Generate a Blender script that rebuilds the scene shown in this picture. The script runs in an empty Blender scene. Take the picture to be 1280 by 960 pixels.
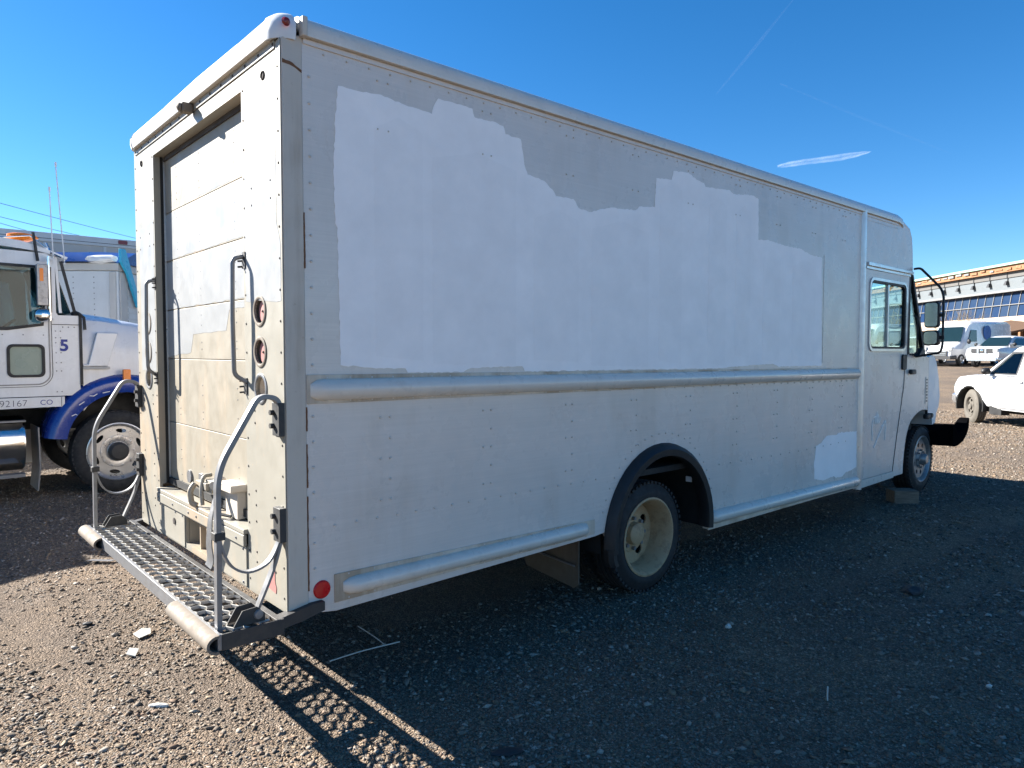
import bpy, bmesh, math, random
import numpy as np
from mathutils import Vector, Matrix
random.seed(7); rng = np.random.default_rng(11)
S = bpy.context.scene
COL = S.collection
R = math.radians

# ------------------------------------------------------------------ camera, sky, sun, exposure
cam = bpy.data.cameras.new('camera'); cam_o = bpy.data.objects.new('camera', cam); COL.objects.link(cam_o)
cam.sensor_width = 36; cam.lens = 36*888.44/1280; cam.clip_start = .05; cam.clip_end = 20000
yaw, pitch = R(48.459), R(-2.508)
fwd = Vector((math.cos(yaw)*math.cos(pitch), math.sin(yaw)*math.cos(pitch), math.sin(pitch)))
cam_o.location = (-1.3467, -3.0442, 1.718)
cam_o.rotation_euler = fwd.to_track_quat('-Z', 'Y').to_euler()
S.camera = cam_o
SUN_TRAVEL = Vector((.8, -1.42, -1.0)).normalized()
SUN_EL = math.asin(-SUN_TRAVEL.z); SUN_AZ = math.atan2(-SUN_TRAVEL.x, -SUN_TRAVEL.y)
W = bpy.data.worlds.new('World'); S.world = W; W.use_nodes = True
wn = W.node_tree; wn.nodes.clear()
sky = wn.nodes.new('ShaderNodeTexSky'); sky.sky_type = 'NISHITA'; sky.sun_disc = False
sky.sun_elevation = SUN_EL; sky.sun_rotation = SUN_AZ
sky.altitude = 1700; sky.air_density = 1.0; sky.dust_density = .25; sky.ozone_density = 3.5
bg = wn.nodes.new('ShaderNodeBackground'); bg.inputs[1].default_value = .052
wo = wn.nodes.new('ShaderNodeOutputWorld')
hs_ = wn.nodes.new('ShaderNodeHueSaturation'); hs_.inputs['Saturation'].default_value = 1.30
wn.links.new(sky.outputs[0], hs_.inputs['Color']); wn.links.new(hs_.outputs[0], bg.inputs[0]); wn.links.new(bg.outputs[0], wo.inputs[0])
sun = bpy.data.lights.new('sun', 'SUN'); sun.energy = 5.0; sun.angle = R(.5); sun.color = (1, .965, .90)
sun_o = bpy.data.objects.new('sun', sun); COL.objects.link(sun_o)
sun_o.rotation_euler = SUN_TRAVEL.to_track_quat('-Z', 'Y').to_euler()
S.view_settings.view_transform = 'Standard'; S.view_settings.look = 'None'
S.view_settings.gamma = 1; S.view_settings.use_curve_mapping = False
S.view_settings.exposure = 1.98

# ------------------------------------------------------------------ materials
MATS = {}
def nt(name):
    m = bpy.data.materials.new(name); m.use_nodes = True
    n = m.node_tree; n.nodes.clear()
    o = n.nodes.new('ShaderNodeOutputMaterial'); b = n.nodes.new('ShaderNodeBsdfPrincipled')
    n.links.new(b.outputs[0], o.inputs[0]); MATS[name] = m
    return m, n, b, o
def noise(n, scale, detail=4, rough=.6, stretch=None, src='Object', dist=0):
    tc = n.nodes.new('ShaderNodeTexCoord'); mp = n.nodes.new('ShaderNodeMapping')
    n.links.new(tc.outputs[src], mp.inputs[0])
    if stretch: mp.inputs['Scale'].default_value = stretch
    t = n.nodes.new('ShaderNodeTexNoise'); t.inputs['Scale'].default_value = scale
    t.inputs['Detail'].default_value = detail; t.inputs['Roughness'].default_value = rough
    t.inputs['Distortion'].default_value = dist
    n.links.new(mp.outputs[0], t.inputs['Vector'])
    return t.outputs['Fac']
def ramp(n, fac, stops):
    r = n.nodes.new('ShaderNodeValToRGB'); e = r.color_ramp.elements
    while len(e) < len(stops): e.new(.5)
    for i, (p, c) in enumerate(stops):
        e[i].position = p; e[i].color = (*c, 1) if len(c) == 3 else c
    n.links.new(fac, r.inputs[0]); return r.outputs[0]
def mixc(n, fac, a, b):
    m = n.nodes.new('ShaderNodeMix'); m.data_type = 'RGBA'
    for s, v in ((m.inputs[0], fac), (m.inputs[6], a), (m.inputs[7], b)):
        if isinstance(v, (int, float)): s.default_value = v
        elif isinstance(v, tuple): s.default_value = (*v, 1)
        else: n.links.new(v, s)
    return m.outputs[2]
def math_n(n, op, a, b=None):
    m = n.nodes.new('ShaderNodeMath'); m.operation = op
    for s, v in ((m.inputs[0], a), (m.inputs[1], b)):
        if v is None: continue
        if isinstance(v, (int, float)): s.default_value = v
        else: n.links.new(v, s)
    return m.outputs[0]
def bump(n, b, h, strength=.3, dist=.01):
    u = n.nodes.new('ShaderNodeBump'); u.inputs['Strength'].default_value = strength
    u.inputs['Distance'].default_value = dist
    n.links.new(h, u.inputs['Height']); n.links.new(u.outputs[0], b.inputs['Normal'])
def paint(name, col, rough=.4, grime=.25, gcol=(.2, .16, .12), scale=3, metal=0, streak=True, bmp=.0, coat=0, speck=0, lo=.5, hi=.75):
    """painted or bare metal sheet: mottled colour, stained by noise blotches and vertical run marks"""
    m, n, b, o = nt(name)
    f1 = noise(n, scale, 6, .65)
    c = mixc(n, ramp(n, f1, [(.3, (0, 0, 0)), (.7, (1, 1, 1))]), tuple(x*.93 for x in col), tuple(min(1, x*1.04) for x in col))
    if grime > 0:
        if streak:
            f2 = noise(n, 5, 5, .7, (1, 1, .1))
            g = math_n(n, 'MULTIPLY', f2, noise(n, 1.3, 3, .6)); g = math_n(n, 'MULTIPLY', g, 2.0)
        else: g = noise(n, scale*1.7, 8, .7)
        g = ramp(n, g, [(lo, (0, 0, 0)), (hi, (1, 1, 1))])
        c = mixc(n, math_n(n, 'MULTIPLY', g, grime), c, gcol)
    if speck > 0:
        s = ramp(n, noise(n, 55, 3, .6), [(.66, (0, 0, 0)), (.72, (1, 1, 1))])
        c = mixc(n, math_n(n, 'MULTIPLY', s, speck), c, gcol)
    n.links.new(c, b.inputs['Base Color'])
    rr = ramp(n, noise(n, scale*2.3, 5, .6), [(.3, (rough*.8,)*3), (.7, (min(1, rough*1.25),)*3)])
    n.links.new(rr, b.inputs['Roughness']); b.inputs['Metallic'].default_value = metal
    b.inputs['Coat Weight'].default_value = coat; b.inputs['Coat Roughness'].default_value = .12
    if bmp: bump(n, b, noise(n, 1.6, 3, .5), bmp, .02)
    return m
def glass(name, tint=(.75, .85, .82), refl=1.0):
    m, n, b, o = nt(name); n.nodes.remove(b)
    t = n.nodes.new('ShaderNodeBsdfTransparent'); t.inputs[0].default_value = (*tint, 1)
    g = n.nodes.new('ShaderNodeBsdfGlossy'); g.inputs['Roughness'].default_value = .02
    f = n.nodes.new('ShaderNodeFresnel'); f.inputs[0].default_value = 1.5
    mx = n.nodes.new('ShaderNodeMixShader')
    n.links.new(math_n(n, 'MULTIPLY', f.outputs[0], refl), mx.inputs[0])
    n.links.new(t.outputs[0], mx.inputs[1]); n.links.new(g.outputs[0], mx.inputs[2]); n.links.new(mx.outputs[0], o.inputs[0])
    return m
def flat(name, col, rough=.6, metal=0):
    return paint(name, col, rough, 0, metal=metal)

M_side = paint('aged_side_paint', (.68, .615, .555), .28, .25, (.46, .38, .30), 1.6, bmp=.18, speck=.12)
def brushed(m):
    n = m.node_tree; b = next(x for x in n.nodes if x.type == 'BSDF_PRINCIPLED'); l = b.inputs['Base Color'].links[0].from_socket
    f = ramp(n, noise(n, 2.2, 5, .75, (.5, 1, 38)), [(.3, (.93,)*3), (.7, (1.05,)*3)])
    q = n.nodes.new('ShaderNodeMix'); q.data_type = 'RGBA'; q.blend_type = 'MULTIPLY'; q.inputs[0].default_value = 1
    n.links.new(l, q.inputs[6]); n.links.new(f, q.inputs[7]); n.links.new(q.outputs[2], b.inputs['Base Color'])
brushed(M_side)
M_patch = paint('primer_patch_paint', (.95, .895, .865), .5, .12, (.87, .815, .785), 4, lo=.4, hi=.6)
M_patch2 = paint('thin_primer_paint', (.92, .865, .835), .48, .12, (.84, .785, .755), 4)
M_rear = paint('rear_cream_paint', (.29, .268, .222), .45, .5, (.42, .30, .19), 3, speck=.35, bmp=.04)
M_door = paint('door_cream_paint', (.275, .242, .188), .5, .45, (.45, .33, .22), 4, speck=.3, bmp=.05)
M_white = paint('fresh_white_paint', (.66, .67, .68), .4, .12, (.6, .55, .5), 3)
M_dirty = paint('road_dirt_side_paint', (.66, .56, .45), .45, .7, (.27, .18, .105), 5, speck=.3, lo=.35, hi=.65)
brushed(M_dirty)
M_chalk = flat('bare_scratch', (.97, .93, .88), .4)
M_rivet = flat('rivet_paint', (.60, .54, .48), .35)
M_over = paint('sunlit_overpaint_white', (.31, .31, .305), .4, .12, (.45, .42, .38), 3)  # darker copy of the fresh white, toned down to offset sun on the rear
M_grate = paint('dusty_grating_steel', (.42, .40, .36), .5, .5, (.28, .22, .16), 14, metal=0, streak=False)
M_bumper = flat('black_bumper_plastic', (.004, .004, .0045), .85)
M_bumper.node_tree.nodes['Principled BSDF'].inputs['Specular IOR Level'].default_value = .0
M_post = paint('weathered_corner_paint', (.54, .475, .40), .5, .55, (.28, .20, .13), 5, speck=.3)
M_alu = paint('aluminium_trim', (.62, .63, .64), .32, .3, (.33, .30, .26), 6, metal=.75, streak=False, lo=.55, hi=.85)
M_whitealu = paint('white_rail_paint', (.66, .61, .54), .30, .4, (.34, .25, .17), 5, streak=False, coat=.25, lo=.55, hi=.85)
M_steel = paint('worn_galvanised_steel', (.22, .22, .225), .42, .5, (.17, .13, .09), 9, metal=.4, streak=False)
M_dsteel = paint('dark_dirty_steel', (.035, .033, .032), .6, .5, (.10, .08, .06), 8, streak=False)
M_black = flat('black_rubber_trim', (.012, .012, .013), .55)
M_under = flat('dark_underbody', (.015, .015, .015), .8)
M_tyre = paint('tyre_rubber', (.018, .018, .019), .75, .35, (.055, .05, .045), 7, streak=False)
M_dtyre = paint('dusty_tyre_rubber', (.10, .088, .072), .85, .5, (.15, .13, .10), 7, streak=False)
M_rim = paint('dirty_cream_rim', (.44, .305, .175), .6, .8, (.15, .08, .035), 9, streak=False)
M_alurim = paint('aluminium_rim', (.62, .63, .65), .25, .3, (.25, .22, .2), 9, metal=.85, streak=False)
M_oldalu = paint('stained_aluminium_rim', (.34, .33, .32), .42, .6, (.08, .07, .06), 12, metal=.6, streak=False)
M_rust = paint('rust_streak', (.16, .07, .03), .8, .4, (.3, .2, .13), 20)
M_flap = paint('dusty_mud_flap', (.10, .08, .06), .8, .5, (.16, .125, .09), 8)
M_semirim = paint('dull_polished_rim', (.62, .61, .60), .3, .2, (.3, .27, .24), 4, metal=.8)
M_rubberguard = paint('tan_rubber_guard', (.165, .135, .105), .75, .5, (.25, .2, .15), 10, streak=False)
M_red = flat('red_reflector', (.55, .008, .012), .25)
M_dred = flat('dark_red_lens', (.18, .01, .012), .2)
M_pink = flat('faded_lamp_back', (.40, .17, .15), .6)
M_hole = flat('dark_hole', (.05, .04, .035), .8)
M_orange = flat('amber_lens', (.85, .22, .01), .25)
M_glass = glass('clear_glass', (.84, .93, .92), .45)
M_dglass = glass('tinted_glass', (.33, .50, .53), 1.0)
M_semiw = paint('semi_white_paint', (.66, .67, .68), .3, .22, (.40, .36, .31), 3, coat=.5)
M_blue = paint('blue_fender_paint', (.012, .045, .26), .25, .12, (.04, .07, .2), 4, coat=.6, streak=False)
M_blueprint = flat('blue_lettering', (.02, .035, .25), .5)
M_chrome = paint('polished_metal', (.75, .74, .71), .16, .3, (.3, .25, .2), 4, metal=1, streak=False)
M_boxw = paint('box_truck_paint', (.50, .52, .53), .4, .2, (.3, .29, .27), 3)
M_trailer = paint('trailer_paint', (.42, .41, .39), .5, .2, (.3, .28, .25), 3)
M_dblue = flat('dark_blue_fairing', (.008, .045, .20), .3)
M_teal = flat('teal_fairing_stripe', (.03, .33, .52), .3)
M_carw = paint('white_car_paint', (.62, .62, .62), .25, .12, (.5, .45, .4), 2, coat=.6)
M_carplastic = flat('dark_car_plastic', (.03, .03, .032), .5)
M_wood = None
def wood():
    m, n, b, o = nt('weathered_wood')
    f = noise(n, 6, 6, .7, (1, 8, 8))
    n.links.new(ramp(n, f, [(.3, (.10, .07, .05)), (.7, (.24, .18, .13))]), b.inputs['Base Color']); b.inputs['Roughness'].default_value = .85
    bump(n, b, f, .4, .004); return m
M_wood = wood()
def ground_mat():
    m, n, b, o = nt('gravel_yard_ground')
    big = noise(n, .55, 5, .62); mid = noise(n, 4.5, 6, .7); fine = noise(n, 60, 4, .75)
    base = mixc(n, ramp(n, big, [(.42, (0, 0, 0)), (.6, (1, 1, 1))]), (.165, .128, .098), (.235, .172, .118))
    base = mixc(n, math_n(n, 'MULTIPLY', ramp(n, mid, [(.45, (0, 0, 0)), (.65, (1, 1, 1))]), .55), base, (.11, .083, .063))
    v = n.nodes.new('ShaderNodeTexVoronoi'); v.inputs['Scale'].default_value = 105
    tc = n.nodes.new('ShaderNodeTexCoord'); n.links.new(tc.outputs['Object'], v.inputs['Vector'])
    sep = n.nodes.new('ShaderNodeSeparateColor'); n.links.new(v.outputs['Color'], sep.inputs[0])
    cells = ramp(n, sep.outputs[0], [(0, (.45,)*3), (.75, (1.05,)*3), (1, (1.9,)*3)])
    mul = n.nodes.new('ShaderNodeMix'); mul.data_type = 'RGBA'; mul.blend_type = 'MULTIPLY'; mul.inputs[0].default_value = .8
    n.links.new(base, mul.inputs[6]); n.links.new(cells, mul.inputs[7])
    n.links.new(mul.outputs[2], b.inputs['Base Color']); b.inputs['Roughness'].default_value = .95
    b.inputs['Specular IOR Level'].default_value = .2
    h = math_n(n, 'ADD', math_n(n, 'MULTIPLY', v.outputs['Distance'], -1.0), math_n(n, 'MULTIPLY', fine, .6))
    bump(n, b, h, .8, .02); return m
M_ground = ground_mat()
def stone_mat():
    m, n, b, o = nt('crushed_stone')
    a = n.nodes.new('ShaderNodeAttribute'); a.attribute_name = 'stone_col'
    f = noise(n, 90, 3, .6)
    c = n.nodes.new('ShaderNodeMix'); c.data_type = 'RGBA'; c.blend_type = 'MULTIPLY'; c.inputs[0].default_value = .5
    n.links.new(a.outputs['Color'], c.inputs[6]); n.links.new(ramp(n, f, [(.3, (.6,)*3), (.7, (1.2,)*3)]), c.inputs[7])
    n.links.new(c.outputs[2], b.inputs['Base Color']); b.inputs['Roughness'].default_value = .85
    b.inputs['Specular IOR Level'].default_value = .3
    return m
M_stone = stone_mat()

# ------------------------------------------------------------------ object helpers
def setp(o, label=None, cat=None, group=None, kind=None):
    if label: o['label'] = label
    if cat: o['category'] = cat
    if group: o['group'] = group
    if kind: o['kind'] = kind
    return o
def thing(name, label, cat, loc=(0, 0, 0), rz=0, group=None):
    o = bpy.data.objects.new(name, None); COL.objects.link(o); o.empty_display_size = .2
    o.location = loc; o.rotation_euler = (0, 0, rz)
    return setp(o, label, cat, group)
def build(name, bm, mat, parent=None, smooth=35, bevel=0, kind=None, label=None, recalc=True, loc=None):
    if recalc: bmesh.ops.recalc_face_normals(bm, faces=bm.faces)
    me = bpy.data.meshes.new(name); bm.to_mesh(me); bm.free()
    for mm in (mat if isinstance(mat, list) else [mat]): me.materials.append(mm)
    if smooth:
        me.polygons.foreach_set('use_smooth', [True]*len(me.polygons)); me.set_sharp_from_angle(angle=R(smooth))
    o = bpy.data.objects.new(name, me); COL.objects.link(o)
    if parent: o.parent = parent
    if loc is not None: o.location = loc
    if bevel:
        b = o.modifiers.new('bevel', 'BEVEL'); b.width = bevel; b.segments = 2; b.limit_method = 'ANGLE'; b.angle_limit = R(40)
        b.harden_normals = True
    if kind: o['kind'] = kind
    if label: o['label'] = label
    return o
def copy_of(o, parent, loc=None, mat4=None):
    c = o.copy(); COL.objects.link(c); c.parent = parent
    if loc is not None: c.location = loc
    for ch in list(o.children): copy_of(ch, c)
    return c
def nb(): return bmesh.new()
def box(bm, x0, x1, y0, y1, z0, z1):
    v = [bm.verts.new((x, y, z)) for z in (z0, z1) for y in (y0, y1) for x in (x0, x1)]
    for f in ((0, 2, 3, 1), (4, 5, 7, 6), (0, 1, 5, 4), (2, 6, 7, 3), (0, 4, 6, 2), (1, 3, 7, 5)): bm.faces.new([v[i] for i in f])
    return v
AX = {'x': lambda a, b, d: (d, a, b), 'y': lambda a, b, d: (a, d, b), 'z': lambda a, b, d: (a, b, d)}
def prism(bm, outline, axis, d0, d1, holes=()):
    """plate: outline (and holes) in the plane across `axis`, with real thickness d0..d1"""
    P = AX[axis]
    loops0 = []; edges = []
    for lp in [outline, *holes]:
        vs = [bm.verts.new(P(a, b, d0)) for a, b in lp]; loops0.append(vs)
        edges += [bm.edges.new((vs[i], vs[(i+1) % len(vs)])) for i in range(len(vs))]
    if holes:
        r = bmesh.ops.triangle_fill(bm, edges=edges, use_beauty=True, use_dissolve=False)
        faces = [g for g in r['geom'] if isinstance(g, bmesh.types.BMFace)]
    else: faces = [bm.faces.new(loops0[0])]
    mp = {}
    for lp, vs in zip([outline, *holes], loops0):
        for (a, b), v in zip(lp, vs): mp[v] = bm.verts.new(P(a, b, d1))
    for f in faces: bm.faces.new([mp[v] for v in reversed(f.verts)])
    for vs in loops0:
        for i in range(len(vs)):
            a, b = vs[i], vs[(i+1) % len(vs)]
            bm.faces.new([a, b, mp[b], mp[a]])
def circ(cx, cy, r, n=20, ry=None, a0=0, a1=360):
    ry = ry or r
    k = n if a1-a0 >= 360 else n-1
    return [(cx+r*math.cos(R(a0+(a1-a0)*i/k)), cy+ry*math.sin(R(a0+(a1-a0)*i/k))) for i in range(n)]
def rrect(x0, x1, y0, y1, r, n=4):
    out = []
    for cx, cy, a in ((x1-r, y0+r, -90), (x1-r, y1-r, 0), (x0+r, y1-r, 90), (x0+r, y0+r, 180)):
        out += [(cx+r*math.cos(R(a+90*i/n)), cy+r*math.sin(R(a+90*i/n))) for i in range(n+1)]
    return out
def smooth_path(pts, n=6):
    P = [Vector(p) for p in pts]; out = []
    for i in range(len(P)-1):
        p0 = P[max(i-1, 0)]; p1 = P[i]; p2 = P[i+1]; p3 = P[min(i+2, len(P)-1)]
        for k in range(n):
            t = k/n
            out.append(.5*((2*p1)+(p2-p0)*t+(2*p0-5*p1+4*p2-p3)*t*t+(3*p1-p0-3*p2+p3)*t**3))
    out.append(P[-1]); return out
def fillet(pts, r, n=5):
    P = [Vector(p) for p in pts]; out = [P[0]]
    for i in range(1, len(P)-1):
        a = (P[i-1]-P[i]); b = (P[i+1]-P[i]); k = min(r, a.length*.45, b.length*.45)
        A = P[i]+a.normalized()*k; B = P[i]+b.normalized()*k
        for j in range(n+1):
            t = j/n; out.append((1-t)**2*A+2*t*(1-t)*P[i]+t*t*B)
    out.append(P[-1]); return out
def sweep(bm, pts, section, up=(0, 0, 1), cap=True):
    """closed 2-D section swept along a path"""
    P = [Vector(p) for p in pts]; up = Vector(up); rings = []
    prev = None
    for i, p in enumerate(P):
        t = (P[min(i+1, len(P)-1)]-P[max(i-1, 0)]).normalized()
        s = t.cross(up)
        if s.length < 1e-3: s = prev or t.orthogonal()
        s.normalize(); prev = s; u = s.cross(t)
        rings.append([bm.verts.new(p+s*a+u*b) for a, b in section])
    n = len(section)
    for i in range(len(rings)-1):
        for j in range(n): bm.faces.new([rings[i][j], rings[i][(j+1) % n], rings[i+1][(j+1) % n], rings[i+1][j]])
    if cap: bm.faces.new(rings[0][::-1]); bm.faces.new(rings[-1])
def tube(bm, pts, r, seg=8, cap=True):
    P = [Vector(p) for p in pts]; t0 = (P[-1]-P[0]); up = Vector((0, 0, 1)) if abs(t0.normalized().z) < .9 else Vector((0, 1, 0))
    if len(P) > 2:
        nrm = Vector((0, 0, 0))
        for i in range(1, len(P)-1): nrm += (P[i]-P[i-1]).cross(P[i+1]-P[i])
        if nrm.length > 1e-5: up = nrm.normalized()
    sweep(bm, P, circ(0, 0, r, seg), up, cap)
def bar(bm, pts, w, h, up): sweep(bm, pts, [(-w/2, -h/2), (w/2, -h/2), (w/2, h/2), (-w/2, h/2)], up)
def lathe(bm, prof, center, axis='y', seg=32, a0=0, a1=360, close=False):
    """prof: (radius, offset along axis)"""
    full = a1-a0 >= 360; k = seg if full else seg+1; rings = []
    for i in range(k):
        a = R(a0+(a1-a0)*i/seg); c, s = math.cos(a), math.sin(a); ring = []
        for r, h in prof:
            p = {'y': (r*c, h, r*s), 'x': (h, r*c, r*s), 'z': (r*c, r*s, h)}[axis]
            ring.append(bm.verts.new((center[0]+p[0], center[1]+p[1], center[2]+p[2])))
        rings.append(ring)
    m = len(prof)
    for i in range(seg):
        A, B = rings[i], rings[(i+1) % k]
        for j in range(m if close else m-1): bm.faces.new([A[j], A[(j+1) % m], B[(j+1) % m], B[j]])
def dome(bm, c, r, h, axis, sgn, seg=6):
    P = AX[axis]
    def pt(rr, a, hh): 
        v = P(rr*math.cos(a), rr*math.sin(a), hh*sgn)
        return (c[0]+v[0], c[1]+v[1], c[2]+v[2])
    r0 = [bm.verts.new(pt(r, 2*math.pi*i/seg, 0)) for i in range(seg)]
    r1 = [bm.verts.new(pt(r*.7, 2*math.pi*i/seg, h*.75)) for i in range(seg)]
    t = bm.verts.new(pt(0, 0, h))
    for i in range(seg):
        j = (i+1) % seg
        bm.faces.new([r0[i], r0[j], r1[j], r1[i]]); bm.faces.new([r1[i], r1[j], t])
def blob(bm, c, r, sub=2, jitter=0.0):
    rr = bmesh.ops.create_icosphere(bm, subdivisions=sub, radius=1)
    for v in rr['verts']:
        k = 1+random.uniform(-jitter, jitter); v.co = Vector((c[0]+v.co.x*r[0]*k, c[1]+v.co.y*r[1]*k, c[2]+v.co.z*r[2]*k))
def loft(bm, sections, cap=True, closed=True):
    rings = [[bm.verts.new(p) for p in s] for s in sections]; n = len(rings[0])
    for a, b in zip(rings, rings[1:]):
        for j in range(n if closed else n-1): bm.faces.new([a[j], a[(j+1) % n], b[(j+1) % n], b[j]])
    if cap and closed: bm.faces.new(rings[0][::-1]); bm.faces.new(rings[-1])
def text_part(name, s, size, mat, parent, mw, extrude=.001, shear=0, spacing=1, offset=0):
    cu = bpy.data.curves.new(name, 'FONT'); cu.body = s; cu.size = size; cu.extrude = extrude; cu.shear = shear
    cu.space_character = spacing; cu.offset = offset
    t = bpy.data.objects.new(name, cu); COL.objects.link(t); bpy.context.view_layer.update()
    me = bpy.data.meshes.new_from_object(t.evaluated_get(bpy.context.evaluated_depsgraph_get()))
    bpy.data.objects.remove(t); me.materials.clear(); me.materials.append(mat); me.transform(mw)
    o = bpy.data.objects.new(name, me); COL.objects.link(o); o.parent = parent; return o

# ------------------------------------------------------------------ ground
def rut(x, y):
    """four soft wheel tracks running past the van on its right, and two behind the step"""
    t = 0
    for c, k in ((-.95, -.05), (-2.75, -.05), (-1.75, -.16), (-3.5, -.16)):
        t = t+np.exp(-((y-(c+k*(x-6)+.12*np.sin(.5*x)))/.15)**2)*np.clip((x-2.5)/2, 0, 1)*np.clip((26-x)/8, 0, 1)
    for c in (-.75, -2.4): t = t+np.exp(-((x-(c+.05*np.sin(y)))/.14)**2)*np.clip((y-.2)/1.5, 0, 1)
    return np.clip(t, 0, 1)
def gz(x, y):
    x = np.asarray(x, float); y = np.asarray(y, float)
    s = np.clip(x-7.5, 0, 75)
    z = .0242*(s-np.minimum(s, 2)*.5*(2-np.minimum(s, 2))/2)
    near = np.exp(-((x-2)**2+(y-0)**2)/400)
    z = z+near*(.010*np.sin(1.7*x+.6*y)*np.sin(1.3*y-.4*x+1)+.006*np.sin(4.1*x-2.2*y)*np.sin(3.3*y+1.1*x))
    z = z-.022*rut(x, y)
    z = z-.055*np.clip((y-3.5)/3, 0, 1)*np.exp(-np.clip(y-10, 0, 99)/8)
    return z
def axis_coords(lo, hi, step, far):
    a = list(np.arange(lo, hi+1e-6, step)); d = step
    p = hi
    while p < far: d *= 1.25; p += d; a.append(p)
    d = step; p = lo
    while p > -far: d *= 1.25; p -= d; a.insert(0, p)
    return np.array(a)
xs = axis_coords(-6, 14, .16, 4000); ys = axis_coords(-9, 10, .16, 4000)
X, Y = np.meshgrid(xs, ys, indexing='ij'); Z = gz(X, Y)
nx, ny = len(xs), len(ys)
verts = np.stack([X, Y, Z], -1).reshape(-1, 3)
ii = (np.arange(nx-1)[:, None]*ny+np.arange(ny-1)[None, :]).ravel()
quads = np.stack([ii, ii+ny, ii+ny+1, ii+1], -1)
def mesh_np(name, v, f, mat):
    me = bpy.data.meshes.new(name); k = f.shape[1]
    me.vertices.add(len(v)); me.vertices.foreach_set('co', v.astype(np.float32).ravel())
    me.loops.add(f.size); me.loops.foreach_set('vertex_index', f.astype(np.int32).ravel())
    me.polygons.add(len(f)); me.polygons.foreach_set('loop_start', np.arange(0, f.size, k, dtype=np.int32))
    me.update(calc_edges=True); me.materials.append(mat); return me
gm = mesh_np('gravel_ground', verts, quads, M_ground); gm.polygons.foreach_set('use_smooth', [True]*len(gm.polygons))
g = bpy.data.objects.new('gravel_ground', gm); COL.objects.link(g); setp(g, 'gravel yard of grey and tan crushed stone', kind='structure')

def gravel():
    N = 640000
    r = 2.0+(rng.random(N)**1.45)*19
    a = yaw+R(-52)+rng.random(N)*R(112)
    x = -1.3467+r*np.cos(a); y = -3.0442+r*np.sin(a)
    pat = np.sin(1.1*x+.7*y+.5)+np.sin(2.3*y-1.2*x+1.3)+.7*np.sin(3.9*x+2.1*y)+.5*np.sin(9*x-5*y)
    keep = ~((x > .9) & (x < 8) & (y > .7) & (y < 2.4)) & (rng.random(N) < np.clip(.85-.22*pat, .3, 1)*(1-.65*rut(x, y)))     # dusty bald patches hold fewer stones
    x, y, r, pat = x[keep], y[keep], r[keep], pat[keep]; n = len(x)
    s = np.exp(rng.normal(math.log(.0058), .46, n))*np.clip(.85+.05*r, 1, 2.0); s = np.clip(s, .0026, .024)
    z = gz(x, y)
    pal = np.array([[.15, .14, .135], [.11, .103, .10], [.20, .185, .175], [.19, .145, .11], [.17, .125, .105], [.055, .052, .052], [.33, .31, .30], [.24, .20, .16]])
    k = rng.choice(8, n, p=[.21, .17, .14, .13, .09, .08, .11, .07]); colr = pal[k]*rng.uniform(.75, 1.25, (n, 1))
    dust = np.clip(.3+.25*pat, 0, .6)[:, None]; colr = colr*(1-dust*.5)+np.array([.19, .15, .115])*dust*.5
    big = s > .0082
    V, Fc, C = [], [], []; off = 0
    for sel, base, tri in ((big, [[1, 0, 0], [-1, 0, 0], [0, 1, 0], [0, -1, 0], [.25, .1, .8], [-.3, -.1, .75], [0, 0, -1]], [[0, 2, 4], [2, 5, 4], [2, 1, 5], [1, 3, 5], [3, 4, 5], [3, 0, 4], [2, 0, 6], [1, 2, 6], [3, 1, 6], [0, 3, 6]]),
                           (~big, [[1, 0, -.3], [-1, 0, -.3], [0, 1, -.3], [0, -1, -.3], [.1, 0, .8]], [[0, 2, 4], [2, 1, 4], [1, 3, 4], [3, 0, 4]])):
        base = np.array(base, float); m = int(sel.sum()); q = len(base)
        v = base[None]*rng.uniform(.65, 1.3, (m, q, 1))+rng.normal(0, .2, (m, q, 3))
        th = rng.random(m)*6.283; c, sn = np.cos(th)[:, None], np.sin(th)[:, None]
        v = v*np.stack([rng.uniform(.8, 1.5, m), rng.uniform(.7, 1.1, m), rng.uniform(.4, .7, m)], -1)[:, None, :]
        vx = v[..., 0]*c-v[..., 1]*sn; vy = v[..., 0]*sn+v[..., 1]*c
        vz = v[..., 2]+vx*rng.normal(0, .3, m)[:, None]
        v = np.stack([vx, vy, vz], -1)*s[sel][:, None, None]+np.stack([x[sel], y[sel], z[sel]+s[sel]*.12], -1)[:, None, :]
        V.append(v.reshape(-1, 3)); Fc.append((np.array(tri)[None]+(np.arange(m)*q)[:, None, None]).reshape(-1, 3)+off); C.append(np.repeat(colr[sel], q, 0)); off += m*q
    V = np.concatenate(V); Fc = np.concatenate(Fc); C = np.concatenate(C)*np.array([1.07, .98, .84])
    me = mesh_np('gravel', V, Fc, M_stone)
    ca = me.color_attributes.new('stone_col', 'FLOAT_COLOR', 'POINT')
    ca.data.foreach_set('color', np.concatenate([C, np.ones((len(C), 1))], 1).astype(np.float32).ravel())
    o = bpy.data.objects.new('gravel', me); COL.objects.link(o)
    setp(o, 'loose crushed stones strewn over the yard', kind='stuff')
gravel()

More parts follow.
